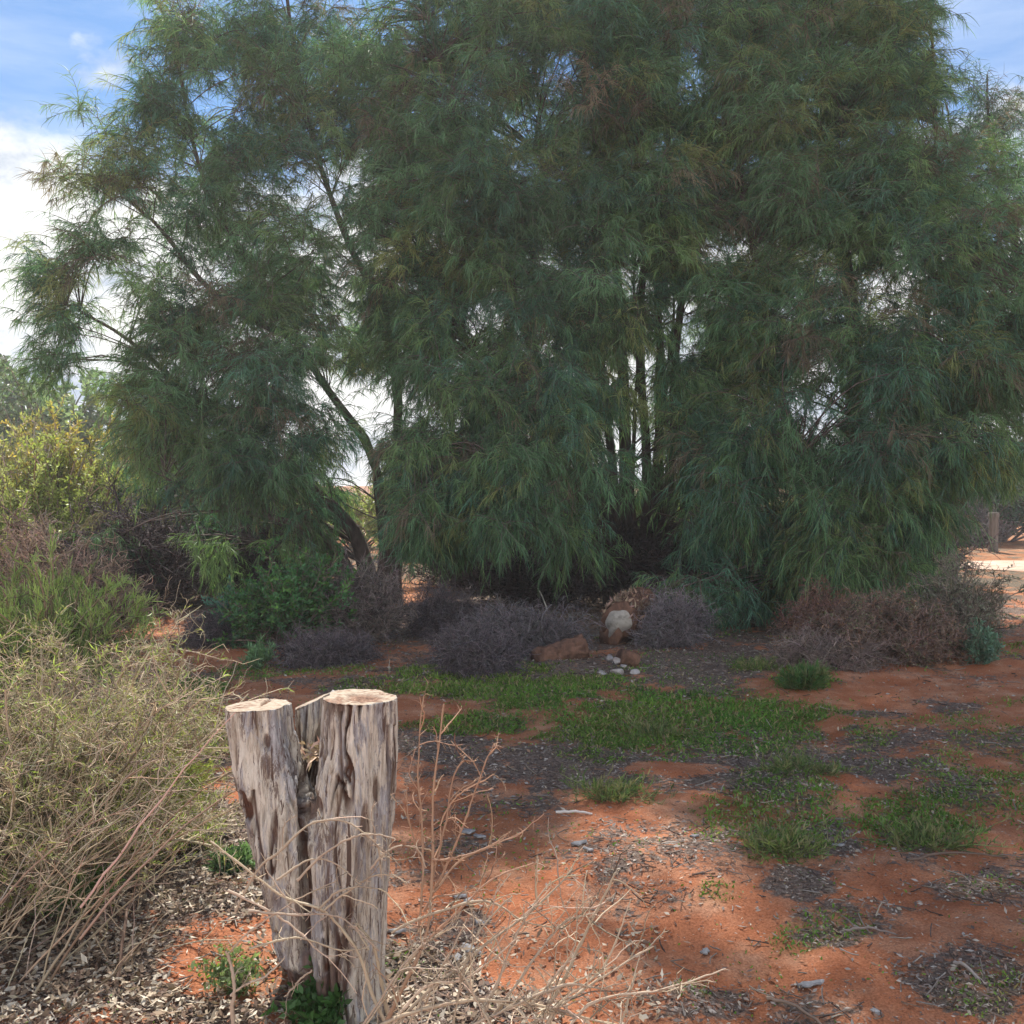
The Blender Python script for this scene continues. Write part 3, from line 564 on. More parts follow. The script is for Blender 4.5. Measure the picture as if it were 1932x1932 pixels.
shrub("flowering_shrub", "tall mounded shrub with mustard yellow top and bare grey-brown twigs", "shrub", np.array([-6.8, 15.2, 0]), (2.0, 1.2), 2.85, 7, 150, 14, 22, (.08, .03), ((.46, .36, .10), (.34, .36, .12), (.33, .32, .13)), (.34, .27, .21), 'leaf', .5, .3, (.009, .005), .25, .5, .55)
for k, (x, y, w_, h_, sd) in enumerate([(-18.0, 36, 2.4, 6.0, 8), (-14.6, 33, 1.9, 6.1, 9), (-21, 40, 2.6, 5.4, 10), (-13.0, 38, 2.0, 5.2, 15)]):
    shrub("distant_tree", ["rounded grey-green distant tree at the far left edge", "tallest grey-green distant tree over the mustard-topped shrub", "low far tree just at the left frame edge", "far tree partly hidden by the weeping tree's left sprays"][k], "tree",
          np.array([x, y, 0]), (w_, w_), h_, sd, 80, 13, 26, (.24, .15), ((.14, .20, .11), (.19, .25, .14)), (.2, .16, .13), 'leaf', .9, .25, (.03, .012), .3, .4, .3, "grey-green trees far off on the left")
# --- bushes beyond the weeping trees, seen through gaps
for k in range(12):
    x = -11 + k * 1.75; y = 23 + (k * 7 % 5) * 1.1
    s_ = shrub("background_bush", "sunlit olive bush beyond the weeping trees, glimpsed between their stems", "bush", np.array([x, y, 0]), (1.5, 1.0), 1.9 + .25 * (k * 3 % 4), 20 + k, 40, 10, 14, (.13, .05), ((.22, .26, .08), (.28, .29, .11)), (.25, .18, .12), 'leaf', .5, .3, (.012, .006), .3, .4, .3, "olive bushes beyond the weeping trees")
for k, (x, y, w_, h_, lb) in enumerate([(-.6, 16.0, 1.3, 1.15, "dark bare undergrowth beneath the trees, behind the pointed twig mound"), (1.6, 16.4, 1.4, 1.3, "dark bare undergrowth behind the stems of the middle tree"), (3.9, 15.6, 1.3, 1.2, "dark bare undergrowth between the middle and the right tree"), (2.0, 13.0, .9, 1.25, "dark purplish dead twigs round the foot of the middle tree's stems"), (.35, 13.6, .8, .9, "dark dead twigs left of the middle tree's stems"), (3.1, 13.2, .8, .95, "dark dead twigs right of the middle tree's stems"), (-5.0, 13.3, 1.2, 1.7, "added tangle coloured near-black for the deep shade left of the green leafy shrub"), (-3.4, 14.2, 1.1, 1.5, "added tangle coloured dark for the shade behind the green leafy shrub"), (-4.9, 15.9, 2.0, 1.9, "bare undergrowth coloured dark for the shade under the left weeping tree"), (6.2, 16.0, 1.3, 1.2, "dark bare undergrowth behind the right weeping tree")]):
    shrub("shade_toned_undergrowth", lb, "bush", np.array([x, y, 0]), (w_, .8), h_, 170 + k, 110, 13, 7, (.1, .05), ((.05, .05, .05),), (.06, .042, .044), 'twig', .4, .35, (.007, .004), .3, .2, .2, "dead undergrowth coloured dark for the shade of the trees")  # stem colour darkened so the deep shade under the trees is painted in
# --- right side behind the post
shrub("dark_bush", "dark green bush behind the wooden post at right edge", "bush", np.array([14.0, 29.0, 0]), (2.2, 1.4), 3.4, 40, 70, 12, 14, (.16, .07), ((.05, .09, .05), (.06, .11, .06)), (.12, .09, .08), 'leaf', .7, .3, (.014, .006), .3, .2, .2)
shrub("dark_bush", "low purplish dark bush left of the wooden post", "bush", np.array([12.0, 27.6, 0]), (1.5, 1.0), 1.5, 41, 80, 12, 8, (.1, .05), ((.05, .05, .05),), (.11, .085, .085), 'twig', .5, .3, (.012, .006), .3, .2, .2)
shrub("olive_bush", "olive yellow bush peeping out above the dark bush by the post", "bush", np.array([12.2, 31.0, 0]), (1.8, 1.2), 3.2, 42, 50, 12, 12, (.14, .05), ((.25, .25, .1), (.17, .21, .08)), (.2, .15, .1), 'leaf', .6, .3, (.012, .006), .3, .2, .2)
# --- middle ground
shrub("green_shrub", "rounded dark green leafy shrub at left centre, next to grey dead twigs", "shrub", G(540, 1228) * [1, 1, 0], (.56, .42), .95, 50, 90, 13, 15, (.05, .022), ((.05, .14, .045), (.06, .15, .06), (.075, .17, .04)), (.12, .09, .07), 'leaf', .22, .3, (.004, .002), .3, .5, .35)
shrub("blue_green_shrub", "small blue-green leafy shrub leaning on the dark green one", "shrub", G(450, 1212) * [1, 1, 0], (.30, .26), .52, 51, 60, 10, 15, (.045, .018), ((.08, .19, .15), (.10, .22, .17)), (.1, .08, .08), 'leaf', .16, .3, (.004, .002), .3, .4, .35)
GREY = (.115, .093, .10)
shrub("dead_shrub", "wispy grey-brown dead shrub at the right of the green leafy shrub", "shrub", G(665, 1222) * [1, 1, 0], (.42, .35), .82, 52, 120, 14, 8, (.03, .01), ((.12, .14, .06),), (.15, .12, .11), 'twig', .26, .3, (.0035, .002), .3, .7, .2)
def brush(label, base, rad, h, seed, col=GREY, n=150, grp="brush piles of fine dead twigs"):
    return shrub("brush_pile", label, "brush pile", base, rad, h, seed, int(n * .75), 13, 8, (.03, .01), ((.1, .1, .1),), col, 'twig', .26, .34, (.0034, .0016), .3, .0, .1, grp, -.07)
brush("pointed mound of dead purplish twigs between the grey shrub and the logs", G(840, 1195) * [1, 1, 0], (.52, .45), .55, 53)
brush("long grey heap of twigs behind the fallen short log", G(985, 1228) * [1, 1, 0], (.72, .36), .42, 54, (.14, .12, .125), 190)
brush("lower dark twig heap in front of the pointed mound, above the grass", G(900, 1268) * [1, 1, 0], (.42, .3), .28, 55)
brush("steep grey twig pile leaning on the right of the upright log", G(1268, 1222) * [1, 1, 0], (.24, .34), .50, 56, (.165, .14, .145), 170)
brush("flat dark twig heap under the green leafy shrub", G(620, 1250) * [1, 1, 0], (.55, .22), .16, 57)
brush("small twig heap left of the blue-green shrub", G(400, 1212) * [1, 1, 0], (.22, .3), .22, 58)
brush("low flat twig heap at the foot of the reddish dry shrub", G(1560, 1262) * [1, 1, 0], (.6, .3), .15, 59, (.20, .15, .13))
shrub("reddish_shrub", "low reddish brown dry shrub beneath the right weeping tree", "shrub", G(1680, 1248) * [1, 1, 0], (.72, .45), .66, 60, 100, 13, 11, (.032, .014), ((.20, .10, .072), (.23, .14, .09), (.14, .15, .08)), (.18, .125, .10), 'both', .22, .35, (.0035, .002), .3, .4, .25)
shrub("reddish_shrub", "small reddish brown dry shrub left of the larger one", "shrub", G(1545, 1215) * [1, 1, 0], (.38, .3), .62, 61, 60, 12, 10, (.03, .013), ((.24, .11, .08), (.22, .13, .07)), (.2, .12, .10), 'both', .22, .35, (.0035, .002), .3, .4, .25)
shrub("grey_shrub", "grey-green wispy shrub at the right end of the reddish ones", "shrub", G(1815, 1230) * [1, 1, 0], (.34, .34), .95, 62, 70, 12, 9, (.04, .012), ((.15, .18, .12), (.19, .2, .15)), (.2, .165, .13), 'both', .24, .3, (.0035, .002), .3, .6, .3)
shrub("silver_plant", "small silvery green plant in front of the reddish dry shrub", "plant", G(1580, 1243) * [1, 1, 0], (.13, .12), .30, 63, 26, 8, 10, (.05, .016), ((.20, .31, .24), (.16, .26, .19)), (.15, .15, .1), 'leaf', .1, .2, (.003, .002), .2, .6, .2)
shrub("silver_plant", "silvery green plant at the right corner of the grey-green shrub", "plant", G(1850, 1248) * [1, 1, 0], (.17, .15), .38, 64, 30, 8, 10, (.05, .016), ((.13, .22, .16), (.11, .19, .13)), (.15, .15, .1), 'leaf', .1, .2, (.003, .002), .2, .6, .2)
shrub("green_plant", "bright green tussock on bare red soil in front of the reddish shrub", "plant", G(1520, 1305) * [1, 1, 0], (.17, .13), .17, 65, 50, 8, 10, (.07, .006), ((.05, .12, .035), (.08, .15, .04), (.13, .15, .06)), (.1, .12, .05), 'feather', .08, .2, (.002, .001), .3, .8, .1)
shrub("thistle_plant", "small pale green upright weed below the dark green shrub", "plant", G(492, 1258) * [1, 1, 0], (.09, .08), .24, 66, 14, 7, 8, (.07, .014), ((.13, .24, .12), (.16, .26, .13)), (.1, .13, .06), 'leaf', .08, .2, (.002, .001), .3, .8, .2)
shrub("green_weed", "dark green leafy weed at the foot of the stump", "plant", G(610, 1925) * [1, 1, 0], (.13, .08), .17, 67, 26, 6, 7, (.035, .016), ((.04, .10, .025), (.05, .12, .03)), (.08, .1, .04), 'leaf', .07, .25, (.0018, .001), .3, .4, .1)
shrub("green_weed", "light green broad-leaved weed below the dry bush at left", "plant", G(130, 1715) * [1, 1, 0], (.17, .13), .12, 68, 36, 7, 9, (.05, .018), ((.13, .23, .07), (.17, .27, .1)), (.1, .12, .05), 'leaf', .07, .25, (.0018, .001), .3, .4, .1)
shrub("green_weed", "small grey-green weed in litter left of the stump's middle", "plant", G(445, 1640) * [1, 1, 0], (.1, .08), .09, 69, 24, 6, 7, (.05, .010), ((.12, .2, .09),), (.1, .12, .05), 'leaf', .06, .25, (.0018, .001), .3, .4, .1)
shrub("green_weed", "ragged green weed just left of the stump's base", "plant", G(440, 1880) * [1, 1, 0], (.1, .08), .15, 70, 16, 5, 6, (.03, .012), ((.10, .16, .06), (.17, .22, .1)), (.14, .12, .06), 'leaf', .06, .25, (.0018, .001), .3, .4, .1)
for k, (px, py, lb) in enumerate([(1480, 1625, "yellow-green weed tuft where litter meets bare red soil"), (1750, 1600, "wide green weed tuft on the right, in the grass streak"), (1155, 1505, "thin weed standing left of the sunlit red patch"), (1430, 1268, "little grass tuft near the steep twig pile"), (1240, 1375, "leafy weed at the middle of the green strip"), (1500, 1460, "tall weed tuft in the grey litter at centre right")]):
    shrub("weed_tuft", lb, "plant", G(px, py) * [1, 1, 0], (.30, .20), .065, 80 + k, 40, 5, 6, (.04, .0045), ((.09, .15, .045), (.15, .19, .06), (.22, .2, .1)), (.12, .14, .05), 'feather', .07, .25, (.0018, .001), .3, .7, .1, "weed tufts on the open ground")

# ------------------------------------------------------------ thin air volume added to imitate lens glare and lift the dark trees
import bmesh
bm_ = bmesh.new(); bmesh.ops.create_cube(bm_, size=1)
me = bpy.data.meshes.new("glare_veil"); bm_.to_mesh(me); bm_.free()
hz = bpy.data.objects.new("glare_veil", me); COL.objects.link(hz); hz.scale = (160, 120, 16.2); hz.location = (0, 45, 6.9)
m, t = newmat("glare_veil_air"); pv = N(t, 'ShaderNodeVolumePrincipled', inp={'Color': (.93, .97, 1, 1), 'Density': VEIL_DENSITY, 'Anisotropy': .35}); ou = N(t, 'ShaderNodeOutputMaterial'); L(t, pv.outputs[0], ou.inputs[1]); me.materials.append(m)
tag(hz, kind='stuff')

# ------------------------------------------------------------ the stump
SD = 3.12
def col_path(rows, depth, ry):
    out = []
    for py, cx, r_ in rows:
        p = Wp(cx, py, depth); out.append((p, r_ * depth / F, r_ * depth / F * ry))
    return out
def loft(rows, k=40, seed=0, flat_tilt=(0, 0)):
    V = []; rng = np.random.default_rng(seed)
    ph = rng.uniform(0, 6.28, 4)
    a = np.linspace(0, 2 * math.pi, k, endpoint=False)
    lob = 1 + .05 * np.sin(3 * a + ph[0]) + .045 * np.sin(5 * a + ph[1]) + .03 * np.sin(8 * a + ph[2])
    for i, (p, rx, ry) in enumerate(rows):
        ring = np.stack([p[0] + np.cos(a) * rx * lob, p[1] + np.sin(a) * ry * lob, np.full(k, p[2])], -1)
        if i == 0: ring[:, 2] += np.cos(a) * flat_tilt[0] + np.sin(a) * flat_tilt[1]
        V.append(ring)
    V = np.array(V); n = len(V)
    F4 = [(i * k + j, i * k + (j + 1) % k, (i + 1) * k + (j + 1) % k, (i + 1) * k + j) for i in range(n - 1) for j in range(k)]
    Vv = V.reshape(-1, 3)
    return Vv, F4, [tuple(range(k))[::-1], tuple(range((n - 1) * k, n * k))]
def interp_rows(rows, m=14):
    r = np.array(rows, float); y = np.linspace(r[0, 0], r[-1, 0], m)
    return [(yy, np.interp(yy, r[:, 0], r[:, 1]), np.interp(yy, r[:, 0], r[:, 2])) for yy in y]
RL = col_path(interp_rows([(1330, 486, 59), (1400, 492, 61), (1480, 517, 69), (1560, 545, 76), (1650, 571, 76), (1750, 590, 73), (1850, 606, 66), (1990, 612, 72)]), 3.13, 1.15)
RR = col_path(interp_rows([(1314, 678, 66), (1400, 676, 67), (1480, 670, 72), (1560, 662, 74), (1650, 656, 74), (1750, 652, 71), (1850, 650, 70), (1990, 650, 76)]), 3.10, 1.35)
RC = col_path(interp_rows([(1322, 590, 36), (1400, 588, 34), (1450, 594, 42), (1500, 604, 62), (1560, 608, 80), (1750, 620, 85), (1990, 628, 90)]), 3.34, .55)
RM = col_path(interp_rows([(1492, 592, 34), (1560, 600, 60), (1750, 618, 70), (1990, 628, 80)]), 3.12, 1.2)
me = bpy.data.meshes.new("tmp"); VV = []; FF = []; off = 0
for rows, sd, tl in ((RL, 1, (.004, -.004)), (RR, 2, (-.004, -.006)), (RC, 3, (.03, 0)), (RM, 4, (0, 0))):
    v, f4, caps = loft(rows, 40, sd, tl)
    VV.append(v); FF += [tuple(i + off for i in f) for f in f4 + caps]; off += len(v)
me.from_pydata([tuple(v) for v in np.concatenate(VV)], [], FF); me.update()
tmp = bpy.data.objects.new("tmp", me); COL.objects.link(tmp)
rm = tmp.modifiers.new("r", 'REMESH'); rm.mode = 'VOXEL'; rm.voxel_size = .0036
dg = bpy.context.evaluated_depsgraph_get(); ev = tmp.evaluated_get(dg); em = bpy.data.meshes.new_from_object(ev)
nv = len(em.vertices); co = np.empty(nv * 3, np.float32); em.vertices.foreach_get('co', co); co = co.reshape(-1, 3).astype(float)
no = np.empty(nv * 3, np.float32); em.vertices.foreach_get('normal', no); no = no.reshape(-1, 3).astype(float)
fq = np.array([tuple(p.vertices) if len(p.vertices) == 4 else tuple(p.vertices) + (p.vertices[-1],) for p in em.polygons], np.int64)
bpy.data.objects.remove(tmp)
tops = [RL[0][0], RR[0][0], RC[0][0]]
def topmask(c_, n_):
    mL = (n_[:, 2] > .65) & (c_[:, 2] > RL[0][0][2] - .03) & (c_[:, 0] < Wp(552, 1330, SD)[0])
    mR = (n_[:, 2] > .65) & (c_[:, 2] > RR[0][0][2] - .03) & (c_[:, 0] > Wp(606, 1330, SD)[0]) & (c_[:, 1] < 3.28)
    mC = (n_[:, 2] > .6) & (c_[:, 2] > RC[0][0][2] - .05) & ~mL & ~mR
    return mL, mR, mC
mL, mR, mC = topmask(co, no); top = mL | mR | mC
q = co * [26, 26, 2.2]
warp = (fbm(co * [9, 9, 3], 3, 5)[:, None] - .5) * 2.2
rid = 1 - np.abs(fbm(q + warp, 3, 8) * 2 - 1)                   # near 1 on crack lines
crack = np.clip((rid - .875) / .08, 0, 1) * np.clip(fbm(co * [8, 8, 2.5], 2, 4) * 5 - 1.7, 0, 1)
strip = fbm(co * [60, 60, 5], 3, 12)
lump = fbm(co * [14, 14, 5], 3, 61)
plate = np.floor(fbm(co * [30, 30, 6] + warp * .4, 3, 77) * 7) / 7
disp = (strip - .5) * .016 + (lump - .5) * .022 + (plate - .5) * .016 - crack * .020
# the long split running down from the fork
zz = co[:, 2]; ppx, ppy = proj(co)
sx = np.interp(ppy, [1440, 1490, 1560, 1650, 1760, 1900], [580, 572, 566, 572, 577, 585]) + (fbm(co * [3, 3, 14], 2, 91) - .5) * 14
front = no[:, 1] < .2
spl = np.exp(-((ppx - sx) / (4.5 + 3 * fbm(co * [3, 3, 22], 2, 95))) ** 2) * front * (ppy > 1440)
disp -= spl * .05
sx2 = np.interp(ppy, [1370, 1480, 1570, 1640, 1720, 1800], [640, 645, 632, 634, 650, 668]); spl2 = np.exp(-((ppx - sx2) / 2.6) ** 2) * front * (ppy > 1345) * (ppy < 1700)
disp -= spl2 * .010
sx3 = np.interp(ppy, [1500, 1560, 1600, 1700], [478, 484, 492, 512]); spl3 = np.exp(-((ppx - sx3) / 3.5) ** 2) * front * (ppy > 1490) * (ppy < 1660)
disp -= spl3 * .010
rot = np.clip((fbm(co * [11, 11, 3.0], 3, 33) - .66) * 9, 0, 1)
wound = ell(ppx, ppy, [(458, 1530, 17, 24, 1), (715, 1365, 6, 12, .0), (655, 1760, 14, 90, .9), (590, 1520, 14, 22, .8), (770, 1370, 7, 12, .0), (505, 1402, 9, 13, .8), (712, 1490, 5, 30, .8), (688, 1560, 7, 40, .7), (640, 1330, 6, 22, .8)], .5, (fbm(co * [34, 34, 12], 3, 71) - .5) * 2.6) * front
disp -= np.maximum(rot * .004, wound * .014)
skirt = np.clip((ppy - 1800 - 70 * fbm(np.stack([ppx * .035, 0 * ppx, 0 * ppx], -1), 2, 2)) / 14, 0, 1) * (ppx < 640)
disp -= skirt * .014
disp = np.where(top, (fbm(co * 60, 2, 3) - .5) * .003, disp)
hollow = np.clip(1 - np.hypot((co[:, 0] - RR[0][0][0] - .02) / .07, (co[:, 1] - RR[0][0][1] + .02) / .085) + (fbm(co * 40, 2, 6) - .5) * .8, 0, 1) * mR
hl2 = np.clip(1 - np.hypot((co[:, 0] - RL[0][0][0] - .012) / .012, (co[:, 1] - RL[0][0][1] - .06) / .09) + (fbm(co * 40, 2, 6) - .5) * .6, 0, 1) * mL
disp = disp - hollow * .014 - hl2 * .02
co2 = co + no * disp[:, None]
brown = np.clip(np.maximum.reduce([crack, spl, spl2 * .9, spl3, wound, rot * .75, skirt * .85, np.clip(hollow * 2.2, 0, .9), np.clip(hl2 * 2, 0, 1)]), 0, 1)
loc = np.array([Wp(640, 1930, SD)[0], 3.15, -.02])
st_root = empty("tree_stump", "weathered pale grey forked tree stump with three sawn-off tops, cracked all down its front", "tree stump", loc)
m, t = newmat("weathered_stump_wood")
at = N(t, 'ShaderNodeAttribute', attribute_name='col'); sp = N(t, 'ShaderNodeSeparateColor'); L(t, at.outputs['Color'], sp.inputs[0])
tcn = N(t, 'ShaderNodeTexCoord')
def sn(scale, stretch, det=6, ro=.6, dist=0.0, loc_=(0, 0, 0)):
    mpn = N(t, 'ShaderNodeMapping', inp={'Scale': (1, 1, stretch), 'Location': loc_}); L(t, tcn.outputs['Object'], mpn.inputs[0])
    a = N(t, 'ShaderNodeTexNoise', inp={'Scale': scale, 'Detail': det, 'Roughness': ro, 'Distortion': dist}); L(t, mpn.outputs[0], a.inputs['Vector']); return a.outputs[0]
cream = ramp(t, sn(42, .13, 9, .75, .5), [(0.34, (.15, .105, .07)), (0.41, (.36, .30, .235)), (0.52, (.60, .54, .45)), (0.70, (.76, .71, .62))])
greyp = ramp(t, sn(55, .14, 9, .75, .5, (3, 1, 0)), [(0.36, (.15, .13, .13)), (0.62, (.52, .51, .51))])
f1 = ramp(t, sn(15, .22, 9, .75, .7, (1, 5, 2)), [(0.50, (0, 0, 0)), (0.56, (1, 1, 1))])
c1 = mixc(t, f1, cream, greyp)
f2 = ramp(t, sn(26, .14, 9, .8, .8, (7, 2, 1)), [(0.54, (0, 0, 0)), (0.58, (.85, .85, .85))])
c2 = mixc(t, f2, c1, (.13, .085, .07, 1))
f3 = ramp(t, sn(60, .06, 4, .6, .8, (2, 2, 5)), [(0.60, (0, 0, 0)), (0.64, (.95, .95, .95))])
c2 = mixc(t, f3, c2, (.10, .06, .045, 1))
deepb = ramp(t, sn(40, .4), [(0.3, (.04, .018, .012)), (0.7, (.15, .07, .045))])
c3 = mixc(t, sp.outputs[0], c2, deepb)
bsum = mth(t, 'ADD', sn(70, .07, 6, .7), mth(t, 'MULTIPLY', sn(26, .1, 7, .75, .8, (7, 2, 1)), -.8))
bp = N(t, 'ShaderNodeBump', inp={'Strength': 1.0, 'Distance': .014}); L(t, bsum, bp.inputs['Height'])
pb = N(t, 'ShaderNodeBsdfPrincipled', inp={'Roughness': .85, 'Specular IOR Level': .2}); L(t, c3, pb.inputs['Base Color']); L(t, bp.outputs[0], pb.inputs['Normal'])
ou = N(t, 'ShaderNodeOutputMaterial'); L(t, pb.outputs[0], ou.inputs[0]); M_STUMP = m
m, t = newmat("sawn_wood_face")
at = N(t, 'ShaderNodeAttribute', attribute_name='col'); sp = N(t, 'ShaderNodeSeparateColor'); L(t, at.outputs['Color'], sp.inputs[0])
tcn = N(t, 'ShaderNodeTexCoord')
w = ramp(t, sn(60, 1, 7, .7), [(0.3, (.24, .17, .12)), (0.55, (.37, .305, .235)), (.8, (.50, .43, .35))])
ck = ramp(t, sn(22, 1, 6, .7, 1.5, (4, 4, 4)), [(0.60, (0, 0, 0)), (0.66, (.7, .7, .7))])
w = mixc(t, ck, w, (.22, .11, .07, 1))
dk = ramp(t, sn(90, 1, 4, .7), [(0.35, (.07, .03, .02)), (0.62, (.26, .14, .09)), (.72, (.6, .45, .33))])
w = mixc(t, sp.outputs[0], w, dk)
bp = N(t, 'ShaderNodeBump', inp={'Strength': .6, 'Distance': .004}); L(t, sn(90, 1, 6, .7), bp.inputs['Height'])
pb = N(t, 'ShaderNodeBsdfPrincipled', inp={'Roughness': .9, 'Specular IOR Level': .15}); L(t, w, pb.inputs['Base Color']); L(t, bp.outputs[0], pb.inputs['Normal'])
ou = N(t, 'ShaderNodeOutputMaterial'); L(t, pb.outputs[0], ou.inputs[0]); M_CUT = m
def sub_obj(fm, name, mat, parent):
    f = fq[fm]; u, inv = np.unique(f, return_inverse=True); f = inv.reshape(f.shape)
    tri = f[:, 2] == f[:, 3]; fs = [f[~tri]]
    if tri.any(): fs.append(f[tri][:, :3])
    return mesh_obj(name, co2[u], [x for x in fs if len(x)], mat, parent, np.repeat(brown[u][:, None], 3, 1), True, tuple(parent.location))
fL, fR, fC = (mm[fq].all(1) for mm in (mL, mR, mC))
sub_obj(~(fL | fR | fC), "trunk", M_STUMP, st_root)
for fm in (fL, fR, fC):
    if fm.sum() > 5: sub_obj(fm, "cut_face", M_CUT, st_root)
# splinters and wood chips caught in the fork
rng = np.random.default_rng(5); g_ = Geo()
cp = Wp(rng.uniform(566, 612, 70), rng.uniform(1405, 1436, 70), rng.uniform(3.13, 3.22, 70))
g_.leaves(cp, unit(rng.normal(size=(70, 3)) * [1, 1, .6]), rng.uniform(.02, .05, 70), rng.uniform(.006, .016, 70), tint((.45, .33, .23), 70, .25))
child(g_, "splinters", M_LITTER, st_root)

# ------------------------------------------------------------ bare foreground branches
def dead_branches(name, label, base, mains, seed, side=9, sl=(.05, .16), col=(.40, .31, .22), r=(.0052, .0022), twigs=7):
    rng = np.random.default_rng(seed); root = empty(name, label, "dead bush", base); g1 = Geo()
    for pts, r0 in mains:
        P_ = smooth_path([Wp(a, b, d) for a, b, d in pts], 30)
        P_ += np.cumsum(rng.normal(size=P_.shape) * .0011, 0)
        kn = 1 + .16 * rng.normal(size=30)
        g1.tubes(P_[None], (np.linspace(r0, max(.0014, r0 * .42), 30) * kn)[None], tint(col, 1, .12, .015), 6)
        ln = np.linalg.norm(np.diff(P_, axis=0), axis=1).sum()
        n_ = max(1, int(side * ln))
        p, T, _, tt = sample(P_[None], n_, .15, .98, rng)
        s = grow(p, unit(T * .7 + rng.normal(size=p.shape) * [.7, .5, .6] + [0, 0, .15]), rng.uniform(*sl, len(p)), 7, .2, -.01, rng)
        g1.tubes(s, np.linspace(r0 * .42, .0011, 7)[None], tint(col, len(p), .35, .03), 5)
        for Q_, cnt, rr in ((P_[None], int(ln * 60), .0012), (s, twigs, .0009)):      # spines
            p, T, _, tt = sample(Q_, cnt, .05, 1, rng)
            if len(p):
                sp_ = grow(p, unit(T * .6 + rng.normal(size=p.shape)), rng.uniform(.008, .03, len(p)), 3, .2, 0, rng)
                g1.tubes(sp_, np.linspace(rr, rr * .5, 3)[None], tint(col, len(p), .35, .03), 3)
    child(g1, "branches", M_TWIG, root, True)
    return root
D1 = 2.72
dead_branches("dead_branch_bush", "bare pale spiny branches arching across the front of the stump", G(720, 1932) * [1, 1, 0] + [.02, -.25, 0],
    [([(760, 1990, 2.75), (712, 1900, 2.75), (680, 1800, 2.75), (640, 1745, 2.75), (610, 1715, 2.72), (540, 1690, 2.72), (470, 1640, 2.7), (400, 1585, 2.7)], .0055),
     ([(735, 1990, 2.8), (730, 1900, 2.78), (705, 1790, 2.76), (668, 1745, 2.75), (690, 1790, 2.72)], .006),
     ([(612, 1718, 2.72), (650, 1685, 2.73), (700, 1655, 2.74), (745, 1650, 2.75), (770, 1665, 2.75)], .004),
     ([(600, 1715, 2.72), (640, 1680, 2.72), (680, 1672, 2.72), (720, 1678, 2.72)], .0038),
     ([(445, 1720, 2.7), (490, 1640, 2.7), (530, 1610, 2.7), (590, 1555, 2.72), (650, 1548, 2.72), (690, 1572, 2.72), (715, 1600, 2.72), (722, 1660, 2.72)], .0042),
     ([(560, 1660, 2.7), (610, 1610, 2.7), (668, 1578, 2.7), (710, 1573, 2.7), (740, 1582, 2.7)], .0036),
     ([(520, 1660, 2.7), (570, 1625, 2.72), (610, 1618, 2.72), (650, 1640, 2.72), (680, 1665, 2.72)], .0034),
     ([(470, 1790, 2.68), (520, 1775, 2.68), (570, 1770, 2.7), (640, 1795, 2.7), (690, 1790, 2.7)], .0036),
     ([(430, 1680, 2.68), (510, 1720, 2.68), (570, 1760, 2.7), (620, 1800, 2.7), (670, 1788, 2.7)], .0034),
     ([(470, 1720, 2.66), (560, 1730, 2.68), (620, 1725, 2.7), (660, 1740, 2.7), (720, 1790, 2.7)], .0036),
     ([(590, 1830, 2.7), (560, 1860, 2.7), (540, 1880, 2.7)], .003), ([(700, 1640, 2.72), (730, 1610, 2.72), (780, 1600, 2.72), (800, 1640, 2.72)], .0034),
     ([(745, 1990, 2.8), (800, 1880, 2.8), (850, 1790, 2.82), (880, 1730, 2.84)], .0042), ([(660, 1985, 2.76), (740, 1870, 2.74), (800, 1790, 2.74), (770, 1830, 2.74)], .0035)],
    31, side=8)
dead_branches("dead_branch_bush", "thick pale dead stick standing upright just left of the stump's foot", G(440, 1932) * [1, 1, 0] + [0, -.2, 0],
    [([(440, 1990, 2.8), (436, 1900, 2.8), (438, 1860, 2.8), (430, 1810, 2.82), (425, 1790, 2.82)], .0075), ([(436, 1880, 2.8), (470, 1860, 2.78), (500, 1850, 2.78), (540, 1815, 2.8)], .0045),
     ([(430, 1800, 2.82), (470, 1760, 2.8), (560, 1700, 2.8), (640, 1655, 2.8)], .003)], 32, side=5, sl=(.03, .09))
dead_branches("dead_branch_bush", "large leafless thorny bush with upright brown stems right of the stump", G(800, 1932) * [1, 1, 0] + [.05, -.15, 0],
    [([(700, 1990, 2.7), (760, 1860, 2.72), (800, 1760, 2.76), (812, 1640, 2.8), (815, 1500, 2.85), (835, 1330, 2.9)], .0065),
     ([(790, 1760, 2.76), (795, 1600, 2.8), (790, 1450, 2.84), (800, 1310, 2.88)], .004),
     ([(812, 1690, 2.8), (870, 1620, 2.84), (930, 1590, 2.86), (990, 1560, 2.88)], .0036),
     ([(800, 1720, 2.8), (860, 1600, 2.82), (900, 1500, 2.84), (935, 1405, 2.86)], .0038),
     ([(815, 1660, 2.8), (840, 1560, 2.82), (860, 1460, 2.82), (890, 1448, 2.82), (908, 1478, 2.82)], .004),
     ([(780, 1800, 2.74), (850, 1740, 2.76), (930, 1660, 2.78), (1010, 1630, 2.8)], .0042),
     ([(810, 1700, 2.78), (860, 1690, 2.8), (920, 1680, 2.82)], .0034), ([(815, 1620, 2.8), (870, 1615, 2.82), (930, 1590, 2.84), (960, 1570, 2.84)], .0032),
     ([(830, 1560, 2.82), (870, 1500, 2.84), (930, 1470, 2.84)], .0028), ([(800, 1640, 2.8), (770, 1560, 2.8), (765, 1480, 2.8)], .0028)],
    33, side=11, col=(.33, .20, .125))
